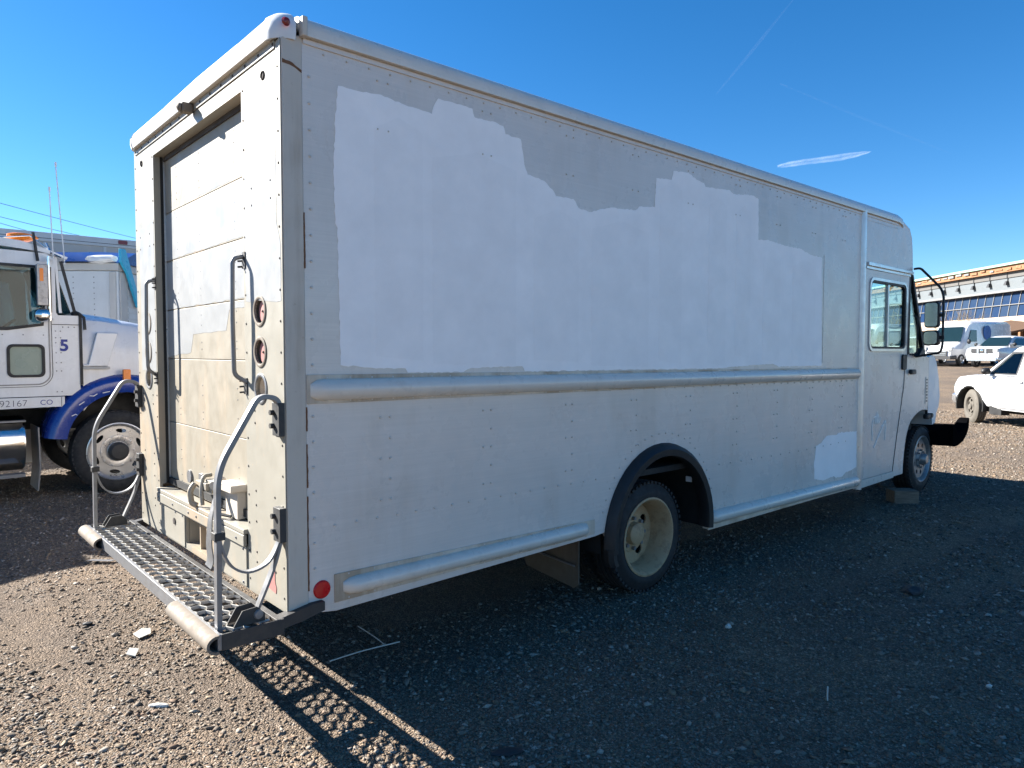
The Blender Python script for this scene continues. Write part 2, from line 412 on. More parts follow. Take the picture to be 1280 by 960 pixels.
# ------------------------------------------------------------------ STEP VAN (rear right corner at the origin, nose towards +x, right side on y=0)
VW = 2.40
van = thing('step_van', 'long white step van with patchy primer on its side and a rear grating step', 'van', (0, 0, 0))
YC = VW/2
def both(name, fn, mat, **k):
    """a part on the right side and its mirror image on the left"""
    a = nb(); fn(a); o = build(name, a, mat, van, **k)
    b = nb(); fn(b)
    for v in b.verts: v.co.y = VW-v.co.y
    return o, build(name, b, mat, van, **k)
def tw(x): return -.055*(x/6.1)          # rub rails fall a little towards the nose
arch_c = (2.77, .44)
def side(bm):
    arch = [(3.34, .372), (3.335, .50)]+circ(2.77, .47, .565, 21, .585, 0, 180)[1:-1]+[(2.20, .50), (2.165, .545)]
    out = [(.095, .515), (.235, .495), (2.06, .535)]+arch[::-1]+[(6.03, .352), (6.03, 3.135), (.095, 3.135)]
    prism(bm, out, 'y', 0, .035)
both('side_panel', side, M_side, smooth=20)
def rub(bm, x0, x1, z, r, base, d=.045, z1=None):
    z1 = z if z1 is None else z1
    n = 8
    prof = [(-d*math.sin(math.pi*i/n), -r*math.cos(math.pi*i/n)) for i in range(n+1)]
    secs = []
    for x, k, zz in ((x0, .0, z), (x0+.03, .75, z), (x0+.07, 1, z), (x1-.05, 1, z1), (x1-.02, .7, z1), (x1, 0.05, z1)):
        secs.append([(x, -.0055+yy*k, zz+h*(.6+.4*k)) for yy, h in prof])
    loft(bm, secs)
def rails(bm): rub(bm, .115, 6.0, 1.547, .05, 0, .05, 1.512)
ro = both('rub_rail', rails, M_whitealu, smooth=60)
def rail_base(bm):
    prism(bm, [(.098, 1.484), (.098, 1.618), (6.02, 1.57), (6.02, 1.455)], 'y', -.0055, -.0008)
both('rub_rail_flange', rail_base, M_dirty, smooth=20, bevel=.002)
def low1(bm): rub(bm, .27, 1.99, .602, .042, 0, .045, .60)
both('lower_rub_rail', low1, M_whitealu, smooth=60)
def low1b(bm): prism(bm, [(.225, .535), (.225, .672), (2.06, .648), (2.06, .553)], 'y', -.0052, -.0008)
both('lower_rail_flange', low1b, M_dirty, smooth=20, bevel=.002)
def low2(bm): rub(bm, 3.352, 6.02, .455, .05, 0, .055, .42)
both('lower_rub_rail', low2, M_whitealu, smooth=60)
def low3(bm): box(bm, 3.345, 6.02, -.012, -.0008, .362, .398)
both('skirt_trim', low3, M_dirty, smooth=20, bevel=.003)
def post(bm):
    n = 6; sec = [(6.015+.075*i/n, -.038*math.sin(math.pi*i/n)) for i in range(n+1)]
    loft(bm, [[(x, y, z) for x, y in sec+[(6.09, .03), (6.015, .03)]] for z in (.33, 3.14)])
both('pillar_trim', post, M_alu, smooth=50)
def red(bm):
    lathe(bm, [(.0, -.012), (.038, -.010), (.043, -.004), (.043, 0)], (.162, 0, .613), 'y', 24)
both('reflector', red, M_red)
# roof: curved side rails and sheet
def roofrail(bm):
    c = [(-.03, 3.125), (-.034, 3.155), (-.028, 3.18), (-.008, 3.205), (.03, 3.225), (.10, 3.238), (.10, 3.225), (.0, 3.14), (.0, 3.125)]
    loft(bm, [[(x, y+dy, z+dz) for y, z in c] for x, dy, dz in ((.092, 0, 0), (3.5, 0, -.002), (6.9, 0, 0), (7.02, .008, -.012), (7.075, .02, -.035))])
both('roof_rail', roofrail, M_whitealu, smooth=50)
def seamline(bm):
    box(bm, .10, 6.95, -.0075, -.0008, 3.098, 3.118)
both('roof_seam_flange', seamline, M_side, smooth=20)
b = nb(); prism(b, [(.09, 3.222), (.09, 3.238), (.6, 3.262), (1.2, 3.27), (1.8, 3.262), (2.31, 3.238), (2.31, 3.222)], 'x', .03, 7.0)
build('roof_sheet', b, M_white, van, smooth=20)
# rear roof edge: thick rounded cap along the top of the rear face
b = nb()
cp = [(-.036, 3.10), (-.043, 3.13), (-.041, 3.165), (-.026, 3.198), (.004, 3.22), (.06, 3.235), (.06, 3.10), (0.0, 3.10)]
loft(b, [[(x, y, z) for x, z in cp] for y in (.08, 2.32)])
build('rear_roof_cap', b, M_whitealu, van, smooth=50)
def capcorner(bm):
    secs = []
    for i in range(7):
        a = R(90*i/6); cx, cy = .06, .09
        secs.append([(cx-(.06-x)*math.cos(a)-0*math.sin(a), cy-(.06-x)*math.sin(a)*1.06, z) for x, z in [(-.040, 3.098), (-.047, 3.13), (-.045, 3.166), (-.029, 3.20), (.002, 3.223), (.055, 3.238), (.055, 3.12)]])
    loft(bm, secs)
both('roof_corner_casting', capcorner, M_white, smooth=50)
def cornerstrap(bm): box(bm, .082, .108, -.043, .0, 3.118, 3.205)
both('corner_strap', cornerstrap, M_post, bevel=.006)
def mlight(bm): lathe(bm, [(0, -.016), (.014, -.012), (.02, 0)], (.012, -.026, 3.16), 'y', 10)
both('marker_lamp', mlight, M_dred)
# rear corner posts: face plate with three lamp holes, side return
LZ = (1.915, 1.722, 1.548); LY = .262
def rearpost(bm):
    holes = [circ(LY, z, .058, 24) for z in LZ]
    prism(bm, [(.004, .538), (.452, .538), (.452, 3.059), (.004, 3.095)], 'x', -.006, .012, holes)
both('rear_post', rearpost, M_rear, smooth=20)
def retside(bm): prism(bm, [(.0, .532), (.094, .528), (.094, 3.132), (.0, 3.10)], 'y', -.004, .03)
both('corner_post', retside, M_post, smooth=20, bevel=.004)
def jamb(bm):
    box(bm, .012, .034, .405, .452, .86, 2.985)
both('door_jamb', jamb, M_rear, smooth=20)
def seal(bm): box(bm, .034, .054, .40, .446, .86, 2.985)
both('door_seal', seal, M_black, smooth=20)
def track(bm): box(bm, .054, .064, .38, .449, .86, 2.985)
both('door_track', track, M_alu, smooth=20)
b = nb(); prism(b, [(.4525, 2.985), (1.9475, 2.985), (1.9475, 3.0585), (.4525, 3.0585)], 'x', -.006, .056); build('door_header', b, M_rear, van, smooth=20)
b = nb(); box(b, -.012, .0, .05, 2.35, 3.062, 3.10); build('header_strip', b, M_rear, van, smooth=20, bevel=.003)
b = nb(); box(b, .056, .064, .45, 1.95, 2.955, 2.986); build('door_top_seal', b, M_hole, van, smooth=20)
# lamp rings + faded lamp backs
def ring(z, filled):
    def fn(bm): lathe(bm, [(.058, .0), (.058, -.010), (.066, -.014), (.074, -.010), (.074, -.005)], (0, LY, z), 'x', 28)
    def cup(bm): lathe(bm, [(.058, .0), (.058, .07), (.0, .07)], (0, LY, z), 'x', 24)
    def back(bm): lathe(bm, [(.0, .006), (.05, .008), (.052, .04)], (.0, LY-.004, z), 'x', 24)
    for o in both('lamp_ring', fn, M_rubberguard if filled else M_steel, smooth=60): pass
    both('lamp_well', cup, M_hole if filled else M_post, recalc=True)
    if filled:
        both('lamp_back', back, M_pink)
        def pin(bm): lathe(bm, [(0, .000), (.006, .002), (.007, .012)], (0, LY-.004, z), 'x', 8)
        both('lamp_screw', pin, M_hole)
for z, f in zip(LZ, (True, True, False)): ring(z, f)
def tophole(bm): lathe(bm, [(0, -.0068), (.014, -.0068), (.018, -.012), (.023, -.0068)], (0, .187, 2.985), 'x', 16)
both('drain_hole', tophole, M_hole)
# roll-up door of five hinged panels
ZS = [.845, 1.268, 1.680, 1.995, 2.31, 2.62, 2.985]
for i in range(6):
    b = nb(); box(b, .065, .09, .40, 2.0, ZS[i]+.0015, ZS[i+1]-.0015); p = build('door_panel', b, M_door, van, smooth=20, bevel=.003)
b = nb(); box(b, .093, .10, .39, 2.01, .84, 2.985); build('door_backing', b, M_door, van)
def ragged(pts, amp, n, closed=True):
    """a hand-painted edge: long straight strokes with small uneven teeth"""
    out = []; L = len(pts)
    for i in range(L if closed else L-1):
        a, c = pts[i], pts[(i+1) % L]; d = math.hypot(c[0]-a[0], c[1]-a[1]); k = max(1, int(d/n))
        for j in range(k):
            t = j/k; w = 0 if j == 0 else amp
            out.append((a[0]+(c[0]-a[0])*t+random.uniform(-w, w), a[1]+(c[1]-a[1])*t+random.uniform(-w, w)))
    return out
# fresh white over-painting on the door, panel by panel
dp = [[(1.98, 2.61), (1.45, 2.612), (1.25, 2.612), (.47, 2.612), (.47, 2.318), (1.98, 2.318)],
      [(1.98, 2.30), (1.98, 2.002), (.47, 2.002), (.47, 2.30)], [(1.98, 1.988), (1.98, 1.69), (1.5, 1.72), (1.45, 1.83), (.9, 1.84), (.85, 1.95), (.47, 1.96), (.47, 1.988)]]
for q in dp:
    b = nb(); prism(b, ragged(q, .004, .06), 'x', .0641, .0655); build('overpaint', b, M_over, van, smooth=20, label='fresh white over-painting on the roll-up door')
b = nb(); prism(b, ragged([(.47, 2.632), (.47, 2.69), (.8, 2.715), (1.25, 2.69), (1.32, 2.632)], .004, .04), 'x', .0641, .0655); build('overpaint', b, M_over, van)
b = nb(); prism(b, ragged([(.02, 1.95), (.43, 1.97), (.43, 2.62), (.33, 2.66), (.06, 2.70), (.06, 2.3), (.02, 2.2)], .005, .05), 'x', -.0069, -.0055); build('overpaint', b, M_over, van)
b = nb(); prism(b, ragged([(1.97, 1.6), (2.3, 1.6), (2.3, 2.55), (1.97, 2.58)], .004, .05), 'x', -.0069, -.0055); build('overpaint', b, M_over, van)
# sill, kick panels and the tow pocket under the door
b = nb(); box(b, -.028, .07, .452, 1.948, .815, .84); build('door_sill', b, M_rear, van, smooth=20, bevel=.004)
b = nb(); box(b, -.030, -.012, .452, 1.948, .755, .812); build('sill_lip', b, M_rear, van, smooth=20, bevel=.003)
b = nb(); prism(b, [(.452, .54), (1.948, .54), (1.948, .753), (.452, .753)], 'x', -.008, .01, [rrect(1.05, 1.42, .575, .735, .01, 2)]); build('kick_panel', b, M_rear, van, smooth=20)
b = nb(); prism(b, rrect(1.43, 1.94, .55, .75, .006, 2), 'x', -.014, -.0085); build('cover_plate', b, M_rear, van, smooth=20)
b = nb(); prism(b, rrect(.46, 1.04, .55, .75, .006, 2), 'x', -.014, -.0085); build('cover_plate', b, M_rear, van, smooth=20)
b = nb(); box(b, .14, .15, 1.0, 1.46, .55, .76); box(b, .012, .14, 1.42, 1.43, .56, .75); box(b, .012, .14, 1.04, 1.05, .56, .75); box(b, .012, .14, 1.05, 1.42, .565, .575); box(b, .012, .14, 1.05, 1.42, .737, .747); box(b, .012, .14, 1.22, 1.235, .575, .737)
pk = build('tow_pocket', b, M_rear, van, smooth=20)
b = nb(); lathe(b, [(.012, .095), (.012, .09), (.03, .09), (.034, .098), (.034, .14)], (0, 1.33, .66), 'x', 16); build('socket_ring', b, M_steel, pk)
b = nb(); tube(b, [(-.02, 1.62, .675), (-.016, 1.62, .675)], .02, 12); build('latch_hole', b, M_hole, van)
# latch with strap
b = nb(); prism(b, rrect(1.30, 1.36, .90, 1.0, .006, 2), 'x', .05, .066); build('lock_plate', b, M_steel, van, bevel=.002)
b = nb(); prism(b, circ(1.55, .955, .04, 16), 'x', .053, .066); build('lock_escutcheon', b, M_steel, van, bevel=.002)
b = nb(); box(b, .01, .066, 1.02, 1.12, .93, 1.0); box(b, -.01, .05, 1.05, 1.22, .945, .985); tube(b, fillet([(-.02, 1.20, .97), (-.05, 1.2, .93), (-.045, 1.19, .86), (-.02, 1.17, .845)], .03), .017, 8)
tube(b, fillet([(.05, 1.13, 1.02), (0, 1.12, 1.02), (-.02, 1.10, .95), (-.02, 1.08, .86)], .03), .012, 8)
lt = build('door_latch', b, M_rear, van, bevel=.003)
b = nb(); box(b, .02, .066, .66, .83, .845, 1.0); prism(b, rrect(.64, .85, .99, 1.03, .01, 2), 'x', -.02, .066); tube(b, [(-.03, .86, 1.0), (.03, .9, 1.02)], .03, 10); build('lock_housing', b, M_post, van, bevel=.004)
b = nb(); sp = smooth_path([(-.01, .86, .99), (-.05, .83, .90), (-.07, .83, .82), (-.06, .86, .70), (-.045, .87, .60), (-.05, .88, .555)], 5); sweep(b, sp, [(-.018, -.003), (.018, -.003), (.018, .003), (-.018, .003)], (1, 0, 0))
for v in b.verts: v.co.y = .86+(v.co.y-.86)*(1+1.6*max(0, min(1, (.95-v.co.z)/.3)))
build('pull_strap', b, M_steel, van)
b = nb(); tube(b, fillet([(-.02, .85, .98), (-.05, .80, .90), (-.04, .76, .87), (0, .70, .86)], .03), .008, 6); build('latch_cable', b, M_black, van)
# rear view camera on the header
b = nb(); box(b, -.075, -.012, 1.12, 1.18, 3.045, 3.10); dome(b, (-.078, 1.15, 3.072), .026, .02, 'x', -1, 10); build('rear_camera', b, M_rubberguard, van, bevel=.012)
# grab handles beside the door
def grab(bm):
    tube(bm, fillet([(-.008, .45, 2.19), (-.062, .45, 2.175), (-.066, .45, 1.9), (-.062, .45, 1.61), (-.008, .43, 1.575)], .028), .0115, 8)
G1 = both('grab_handle', grab, M_steel, smooth=60)
for zc in (2.18, 1.565):
    both('handle_bracket', lambda bm: box(bm, -.012, -.006, .425, .462, zc-.05, zc+.03), M_dsteel)
    for k in range(3): both('bracket_bolt', lambda bm: tube(bm, [(-.008, .455, zc-.04+.028*k), (-.03, .468, zc-.042+.028*k)], .005, 6), M_dsteel)
# tread plates behind: rear step with honeycomb grating
SX0, SX1, SY0, SY1, SZ = -.335, -.045, -.055, 2.475, .537
b = nb()
box(b, SX0, SX0+.018, SY0, SY1, SZ-.062, SZ+.006); box(b, SX0+.018, SX0+.05, SY0+.012, SY1-.012, SZ-.062, SZ-.05)
build('step_front_channel', b, M_steel, van, bevel=.003)
b = nb(); box(b, SX1-.03, SX1, SY0+.012, SY1-.012, SZ-.055, SZ+.002); build('step_rear_channel', b, M_dsteel, van, bevel=.003)
for yy in (SY0, SY1-.012):
    b = nb(); box(b, SX0+.018, SX1, yy, yy+.012, SZ-.065, SZ+.004); build('step_end_plate', b, M_dsteel, van, bevel=.002)
for yy in (.45, .96, 1.47, 1.98):
    b = nb(); box(b, SX0+.02, SX1-.03, yy, yy+.035, SZ-.06, SZ-.018); build('step_crossbar', b, M_dsteel, van)
def grating():
    b = nb(); px, py = .074, .0855; j = 0
    x = SX0+.045
    while x < SX1-.04:
        y = SY0+.045+(py/2 if j % 2 else 0)
        while y < SY1-.045:
            o = [(x+px*.545*math.cos(R(60*i)), y+py*.58*math.sin(R(60*i+0))) for i in range(6)]
            n_ = [(x+px*.475*math.cos(R(60*i)), y+py*.505*math.sin(R(60*i))) for i in range(6)]
            vo = [b.verts.new((p[0], p[1], SZ-.004)) for p in o]; vi = [b.verts.new((p[0], p[1], SZ+.003)) for p in n_]; vb = [b.verts.new((p[0], p[1], SZ-.010)) for p in n_]
            for i in range(6):
                k = (i+1) % 6; b.faces.new([vo[i], vo[k], vi[k], vi[i]]); b.faces.new([vi[i], vi[k], vb[k], vb[i]])
            y += py
        x += px*.79; j += 1
    return build('step_grating', b, M_grate, van, smooth=0)
grating()
# tan rubber guards at both ends of the step
def guard(y0, y1):
    b = nb(); c = []
    for i in range(11):
        a = R(82+196*i/10); c.append((SX0-.003+.046*math.cos(a), SZ-.032+.040*math.sin(a)))
    inner = [(SX0-.003+.034*math.cos(R(82+196*i/10)), SZ-.032+.028*math.sin(R(82+196*i/10))) for i in range(11)]
    loft(b, [[(x, y, z) for x, z in c+inner[::-1]] for y in (y0, y1)])
    return build('step_guard', b, M_rubberguard, van, smooth=50)
guard(SY0-.012, .50); guard(2.02, SY1+.012)
# folding hand rails at both ends of the step
def rail_pole(bm):
    p = fillet([(-.302, .03, .47), (-.296, .03, 1.22), (-.112, .03, 1.53), (-.022, .03, 1.515), (-.018, .03, 1.34)], .09, 7)
    bar(bm, p, .034, .016, (0, 1, 0))
    for v in bm.verts: pass
both('hand_rail', lambda bm: sweep(bm, fillet([(-.302, .03, .47), (-.296, .03, 1.22), (-.112, .03, 1.53), (-.022, .03, 1.515), (-.018, .03, 1.34)], .09, 7), [(-.011, -.019), (.011, -.019), (.011, .019), (-.011, .019)], (0, 1, 0)), M_steel, bevel=.003)
both('rail_brace', lambda bm: sweep(bm, smooth_path([(-.018, .032, .985), (-.026, .032, .88), (-.08, .032, .785), (-.17, .032, .758), (-.245, .032, .80), (-.288, .032, .90), (-.292, .032, 1.0)], 5), [(-.005, -.016), (.005, -.016), (.005, .016), (-.005, .016)], (0, 1, 0)), M_steel)
both('rail_leg', lambda bm: sweep(bm, smooth_path([(-.014, .03, .985), (-.022, .03, .88), (-.06, .03, .75), (-.12, .03, .615), (-.142, .03, .565)], 5), [(-.006, -.018), (.006, -.018), (.006, .018), (-.006, .018)], (0, 1, 0)), M_steel)
both('rail_mount', lambda bm: box(bm, -.034, -.006, .0, .075, 1.345, 1.495), M_dsteel, bevel=.003)
both('rail_mount', lambda bm: box(bm, -.036, -.006, .0, .075, .865, 1.02), M_dsteel, bevel=.003)
for zb in (1.39, 1.45, .91, .98): both('mount_bolt', lambda bm: tube(bm, [(-.052, .058, zb), (-.03, .058, zb)], .013, 6), M_dsteel)
def hinge(bm):
    for y in (-.015, .055): prism(bm, [(-.255, .54), (-.215, .605), (-.15, .61), (-.115, .575), (-.115, .54)], 'y', y, y+.008)
both('rail_hinge', hinge, M_dsteel, bevel=.002)
both('hinge_bolt', lambda bm: lathe(bm, [(0, -.026), (.018, -.024), (.022, -.015)], (-.145, 0, .575), 'y', 12), M_steel)
both('rail_clamp', lambda bm: box(bm, -.318, -.272, .008, .054, .92, .955), M_dsteel, bevel=.004)
# primer patches on the right side
def rough_patch(pts, amp=.012, n=.05):
    return ragged(pts, amp, n)
big = [(.272, 2.955), (.36, 2.955), (.50, 2.968), (.62, 2.952), (.80, 2.942), (.812, 2.985), (.84, 3.03), (1.0, 3.03), (1.065, 3.028), (1.08, 2.985), (1.23, 2.99), (1.285, 2.98), (1.30, 2.94), (1.415, 2.935), (1.45, 2.78), (1.47, 2.745), (1.60, 2.73), (1.67, 2.69), (1.70, 2.655), (1.85, 2.66), (1.90, 2.61), (2.0, 2.60), (2.2, 2.655), (2.45, 2.67), (2.49, 2.70), (2.66, 2.72), (2.675, 2.92), (2.85, 2.935), (2.87, 3.0), (3.05, 3.017), (3.15, 2.985), (3.25, 2.975), (3.27, 2.95), (3.6, 2.975), (3.65, 2.955), (3.95, 2.985), (4.03, 2.965), (4.035, 2.64), (4.2, 2.655), (4.5, 2.635), (4.75, 2.637), (4.95, 2.60), (5.163, 2.595), (5.20, 1.60), (4.4, 1.60), (4.3, 1.625), (3.6, 1.605), (3.4, 1.598), (2.8, 1.602), (2.5, 1.606), (1.45, 1.61), (1.43, 1.640), (1.05, 1.635), (1.0, 1.615), (.645, 1.618), (.63, 1.64), (.44, 1.645), (.27, 1.66), (.265, 2.0), (.262, 2.3), (.25, 2.32), (.245, 2.6), (.255, 2.8)]
b = nb(); prism(b, ragged(big, .0035, .02), 'y', -.0022, -.0009); build('primer_patch', b, M_patch, van, smooth=20, label='large stepped primer patch brushed over the upper side')
small = [(5.10, .545), (5.085, .70), (5.12, .855), (5.22, .87), (5.33, .93), (5.55, .925), (5.6, .945), (6.0, .93), (6.005, .56), (5.75, .535), (5.7, .51), (5.55, .505), (5.5, .53), (5.3, .515)]
b = nb(); prism(b, ragged(small, .006, .03), 'y', -.0022, -.0009); build('primer_patch', b, M_patch, van, smooth=20, label='small square primer patch low on the side ahead of the rear wheel')
for x0, x1, zt, z0 in ((.46, .74, 2.88, 1.70), (.80, 1.38, 2.80, 1.66), (1.52, 1.9, 2.58, 1.68), (2.02, 2.60, 2.58, 1.64), (2.72, 2.98, 2.93, 1.66), (3.32, 3.56, 2.90, 1.64), (3.70, 3.92, 2.89, 1.70), (4.12, 4.40, 2.58, 1.66), (4.62, 5.05, 2.55, 1.66)):
    b = nb(); prism(b, ragged([(x0, z0), (x1, z0-.02), (x1, zt-.05), ((x0+x1)/2, zt), (x0, zt-.08)], .004, .03), 'y', -.0029, -.0023); build('primer_coat', b, M_patch2, van, smooth=20)
# panel seams
for q in ((5.212, 5.218, -.0026, -.0008, 1.625, 2.62), (6.105, 6.96, -.0022, -.0008, 3.06, 3.066)):
    both('panel_seam', lambda bm: box(bm, *q), M_rivet, smooth=0)
# rivets, too small to pick apart: one part
def rivets(bm):
    def rv(x, z, r=.0072): dome(bm, (x, -.0008, z), r, .0075, 'y', -1, 6)
    z = .60
    while z < 3.05: rv(.128, z); z += .118
    x = .2
    while x < 5.95:
        rv(x, 3.075, .006); rv(x, 1.605+tw(x), .0065); rv(x, 1.497+tw(x), .0065)
        x += .118
    for cx in (.51, 1.165, 1.82, 2.45, 3.08, 3.72, 4.36, 5.0, 5.62):
        for i, z in enumerate((3.03, 2.80, 2.55, 2.3, 2.05, 1.8)):
            if cx > 2 and z > 2.9 or z > 2.7: rv(cx-.03, z, .006); rv(cx+.03, z, .006)
        for i, z in enumerate((1.40, 1.295, 1.195, 1.09, .99)):
            if z > 1.02 or cx < 2.0 or cx > 3.4:
                rv(cx+.028, z)
                if i % 2 == 0: rv(cx-.028, z)
    x = .23
    while x < 2.15: rv(x, .905); x += .115
    x = 3.5
    while x < 5.9: rv(x, .86+.02*math.sin(x), .007); x += .16
    x = .3
    while x < 2.0: rv(x, .665-.012*x, .006); rv(x, .545+.003*x, .006); x += .14
    x = 3.45
    while x < 6.0: rv(x, .52-.012*(x-3.4), .006); x += .14
    for i in range(22):
        a = R(18+144*i/21); rv(2.77+.66*math.cos(a), .47+.68*math.sin(a), .007)
rv = both('rivets', rivets, M_rivet, smooth=60)
for o in rv: o['kind'] = 'stuff'
def rrivets(bm):
    def rv(y, z, r=.0065): dome(bm, (-.006, y, z), r, .004, 'x', -1, 6)
    for y in (.03, .43):
        z = .6
        while z < 3.0: rv(y, z); z += .14
    for y in (.12, .34):
        for z in (2.5, 2.42, 1.44, 1.38, 1.05, .98, .9, .75, .7): rv(y, z)
    y = .06
    while y < 1.2: dome(bm, (-.012, y, 3.082), .008, .005, 'x', -1, 6); y += .16
for o in both('rear_rivets', rrivets, M_hole): o['kind'] = 'stuff'
b = nb()
for i in range(6):
    for y in (.75, 1.3, 1.72):
        for k in (.06, .1, .2, .26): 
            if ZS[i]+k < ZS[i+1]-.03: dome(b, (.0655, y, ZS[i]+k), .005, .003, 'x', -1, 6)
o = build('door_rivets', b, M_steel, van); o['kind'] = 'stuff'
for yy, zz in ((1.60, .74), (1.90, .74), (1.90, .57), (1.48, .74), (.5, .74), (.98, .74), (.5, .57), (1.30, .78), (1.16, .78), (.9, .78), (.6, .78)):
    pass
b = nb()
for yy, zz in ((1.60, .735), (1.92, .735), (1.92, .565), (1.46, .735), (.5, .735), (1.0, .735), (.5, .565)): dome(b, (-.014, yy, zz), .008, .006, 'x', -1, 6)
for yy in (.55, .9, 1.16, 1.30, 1.6, 1.9): dome(b, (-.03, yy, .784), .008, .006, 'x', -1, 6)
o = build('sill_bolts', b, M_steel, van); o['kind'] = 'stuff'
for za, zb in ((.62, 1.06), (1.10, 1.30), (1.36, 1.47), (2.1, 2.35)):
    b = nb(); prism(b, ragged([(.092, za), (.100, za), (.099, zb), (.094, zb)], .0016, .02), 'y', -.0052, -.0006); build('rust_streak', b, M_rust, van, smooth=0)
b = nb(); prism(b, ragged([(.002, 2.99), (.05, 2.985), (.092, 2.965), (.092, 2.978), (.05, 3.0), (.002, 3.008)], .002, .015), 'y', -.0056, -.0042); build('sealant_smear', b, M_rust, van, smooth=0)
# faint red rub mark and dirt on the rear post
b = nb(); prism(b, ragged([(.12, .60), (.20, .61), (.175, .71), (.13, .73)], .01, .03), 'x', -.0085, -.0062); build('red_scuff', b, M_pink, van)
# wheel arch flare and wheels
def flare(bm):
    n = 25; secs = []
    for i in range(n):
        a = R(-6+192*i/(n-1)); c, s = math.cos(a), math.sin(a)
        def p(r, y): return (2.765+r*c*(1.0), y, .455+r*1.02*s)
        secs.append([p(.545, .05), p(.522, -.03), p(.53, -.055), p(.575, -.062), p(.605, -.035), p(.615, -.002), p(.60, .002)])
    loft(bm, secs)
fl = both('fender_flare', flare, M_black, smooth=50)
def flaretail(bm): loft(bm, [[(2.165+dx, y, z) for dx, y in ((0, -.002), (.0, -.04), (.03, -.062), (.075, -.05), (.085, .04))] for z, dx in ((.42, 0), (.33, 0), (.285, .02))] if False else [[(2.155+s+dx, y, z) for dx, y in ((0, -.002), (.0, -.04), (.03, -.062), (.075, -.05), (.085, .04))] for z, s in ((.43, -.005), (.36, .0), (.315, .02))])
both('flare_tail', flaretail, M_black, smooth=50)
def well(bm):
    secs = []
    for i in range(17):
        a = R(-8+196*i/16); secs.append([(2.765+.60*math.cos(a), y, .47+.60*math.sin(a)) for y in (.04, .80)])
    loft(bm, secs, cap=False, closed=False)
    box(bm, 2.0, 3.5, .80, .82, .35, 1.1)
both('wheel_well', well, M_under)
def tyre_mesh(bm, c, Ro, w, sgn, rimr, tread=True):
    """c: centre of the outer face; body extends to +y*sgn"""
    pr = [(rimr, .03), (rimr+.012, .004), (rimr+.05, -.004), (Ro-.07, .0), (Ro-.028, .014), (Ro-.012, .03)]
    n = 4
    for i in range(n):
        y0 = .03+(w-.06)*i/n; y1 = .03+(w-.06)*(i+1)/n
        pr += [(Ro, y0+.006), (Ro, y1-.006), (Ro-.014, y1-.004), (Ro-.014, y1+.004)]
    pr = pr[:-2]+[(Ro-.012, w-.03), (Ro-.04, w-.008), (Ro-.10, w), (rimr, w-.03)]
    lathe(bm, [(r, h*sgn) for r, h in pr], c, 'y', 48, close=True)
    if tread:
        for i in range(56):
            a = 2*math.pi*i/56
            for k in (0, 1):
                y0, y1 = ((.012, .05) if k == 0 else (w-.05, w-.012))
                m = Matrix.Translation(c) @ Matrix.Rotation(-a, 4, 'Y')
                vs = box(bm, -.014, .010, min(y0*sgn, y1*sgn), max(y0*sgn, y1*sgn), Ro-.02, Ro-.0015)
                for v in vs: v.co = m @ v.co
def rim_disc(bm, c, rr, depth, sgn, holes, hr, hd, hub_r, oval=None):
    """wheel: rim barrel, pierced disc"""
    lathe(bm, [(r, h*sgn) for r, h in [(rr+.004, .03), (rr+.012, .0), (rr, -.004), (rr-.012, .006), (rr-.02, .03), (rr-.035, .05), (rr-.045, depth), (rr-.03, depth+.012), (rr-.01, .05)]], c, 'y', 40, close=True)
    hl = [[(c[0]+a, c[2]+bb) for a, bb in [(hd*math.cos(t)+(oval or hr)*math.cos(q)*(-math.sin(t))+hr*math.sin(q)*math.cos(t), hd*math.sin(t)+(oval or hr)*math.cos(q)*math.cos(t)+hr*math.sin(q)*math.sin(t)) for q in [2*math.pi*j/12 for j in range(12)]]] for t in [2*math.pi*(i+.35)/holes for i in range(holes)]]
    prism(bm, circ(c[0], c[2], rr-.043, 40), 'y', c[1]+depth*sgn, c[1]+(depth+.012)*sgn, hl)
def wheel(parent, c, sgn, Ro=.405, w=.22, rr=.275, depth=.15, holes=4, hr=.038, hd=.165, oval=None, mt=None, mr=None, lugs=8, lr=.11, hubr=.075, hubd=.06, tread=True, name='wheel'):
    b = nb(); tyre_mesh(b, (0, 0, 0), Ro, w, sgn, rr, tread); ty = build(name, b, mt or M_tyre, parent, smooth=40, loc=c)
    b = nb(); rim_disc(b, (0, 0, 0), rr, depth, sgn, holes, hr, hd, 0, oval); rm = build('rim', b, mr or M_rim, ty, smooth=40)
    b = nb(); lathe(b, [(r, (depth-hh)*sgn) for r, hh in [(0, hubd), (hubr*.7, hubd*.97), (hubr*.92, hubd*.8), (hubr, hubd*.2), (hubr*1.15, .012), (hubr*1.6, .008), (hubr*1.65, -.002)]], (0, 0, 0), 'y', 24); build('hub', b, mr or M_rim, ty, smooth=40)
    b = nb()
    for i in range(lugs):
        t = 2*math.pi*i/lugs; p = (lr*math.cos(t), (depth-.004)*sgn, lr*math.sin(t)); tube(b, [p, (p[0], p[1]-.032*sgn, p[2])], .014, 6)
    o = build('lug_nuts', b, M_steel if mr is None else mr, ty); o['kind'] = 'stuff'
    return ty
for yc, s in ((.075, 1), (VW-.075, -1)):
    wheel(van, (2.735, yc, .40), s, Ro=.40, w=.225, rr=.272, depth=.165, holes=4, hr=.038, hd=.155, hubr=.085, hubd=.07)
    b = nb(); tyre_mesh(b, (0, 0, 0), .40, .225, s, .272, True); build('inner_wheel', b, M_tyre, van, smooth=40, loc=(2.735, yc+.27*s, .40))
    wheel(van, (8.20, yc+.045*s, .415), s, Ro=.41, w=.24, rr=.275, depth=.03, holes=8, hr=.028, hd=.175, mr=M_oldalu, lugs=8, lr=.105, hubr=.07, hubd=.09, name='wheel')
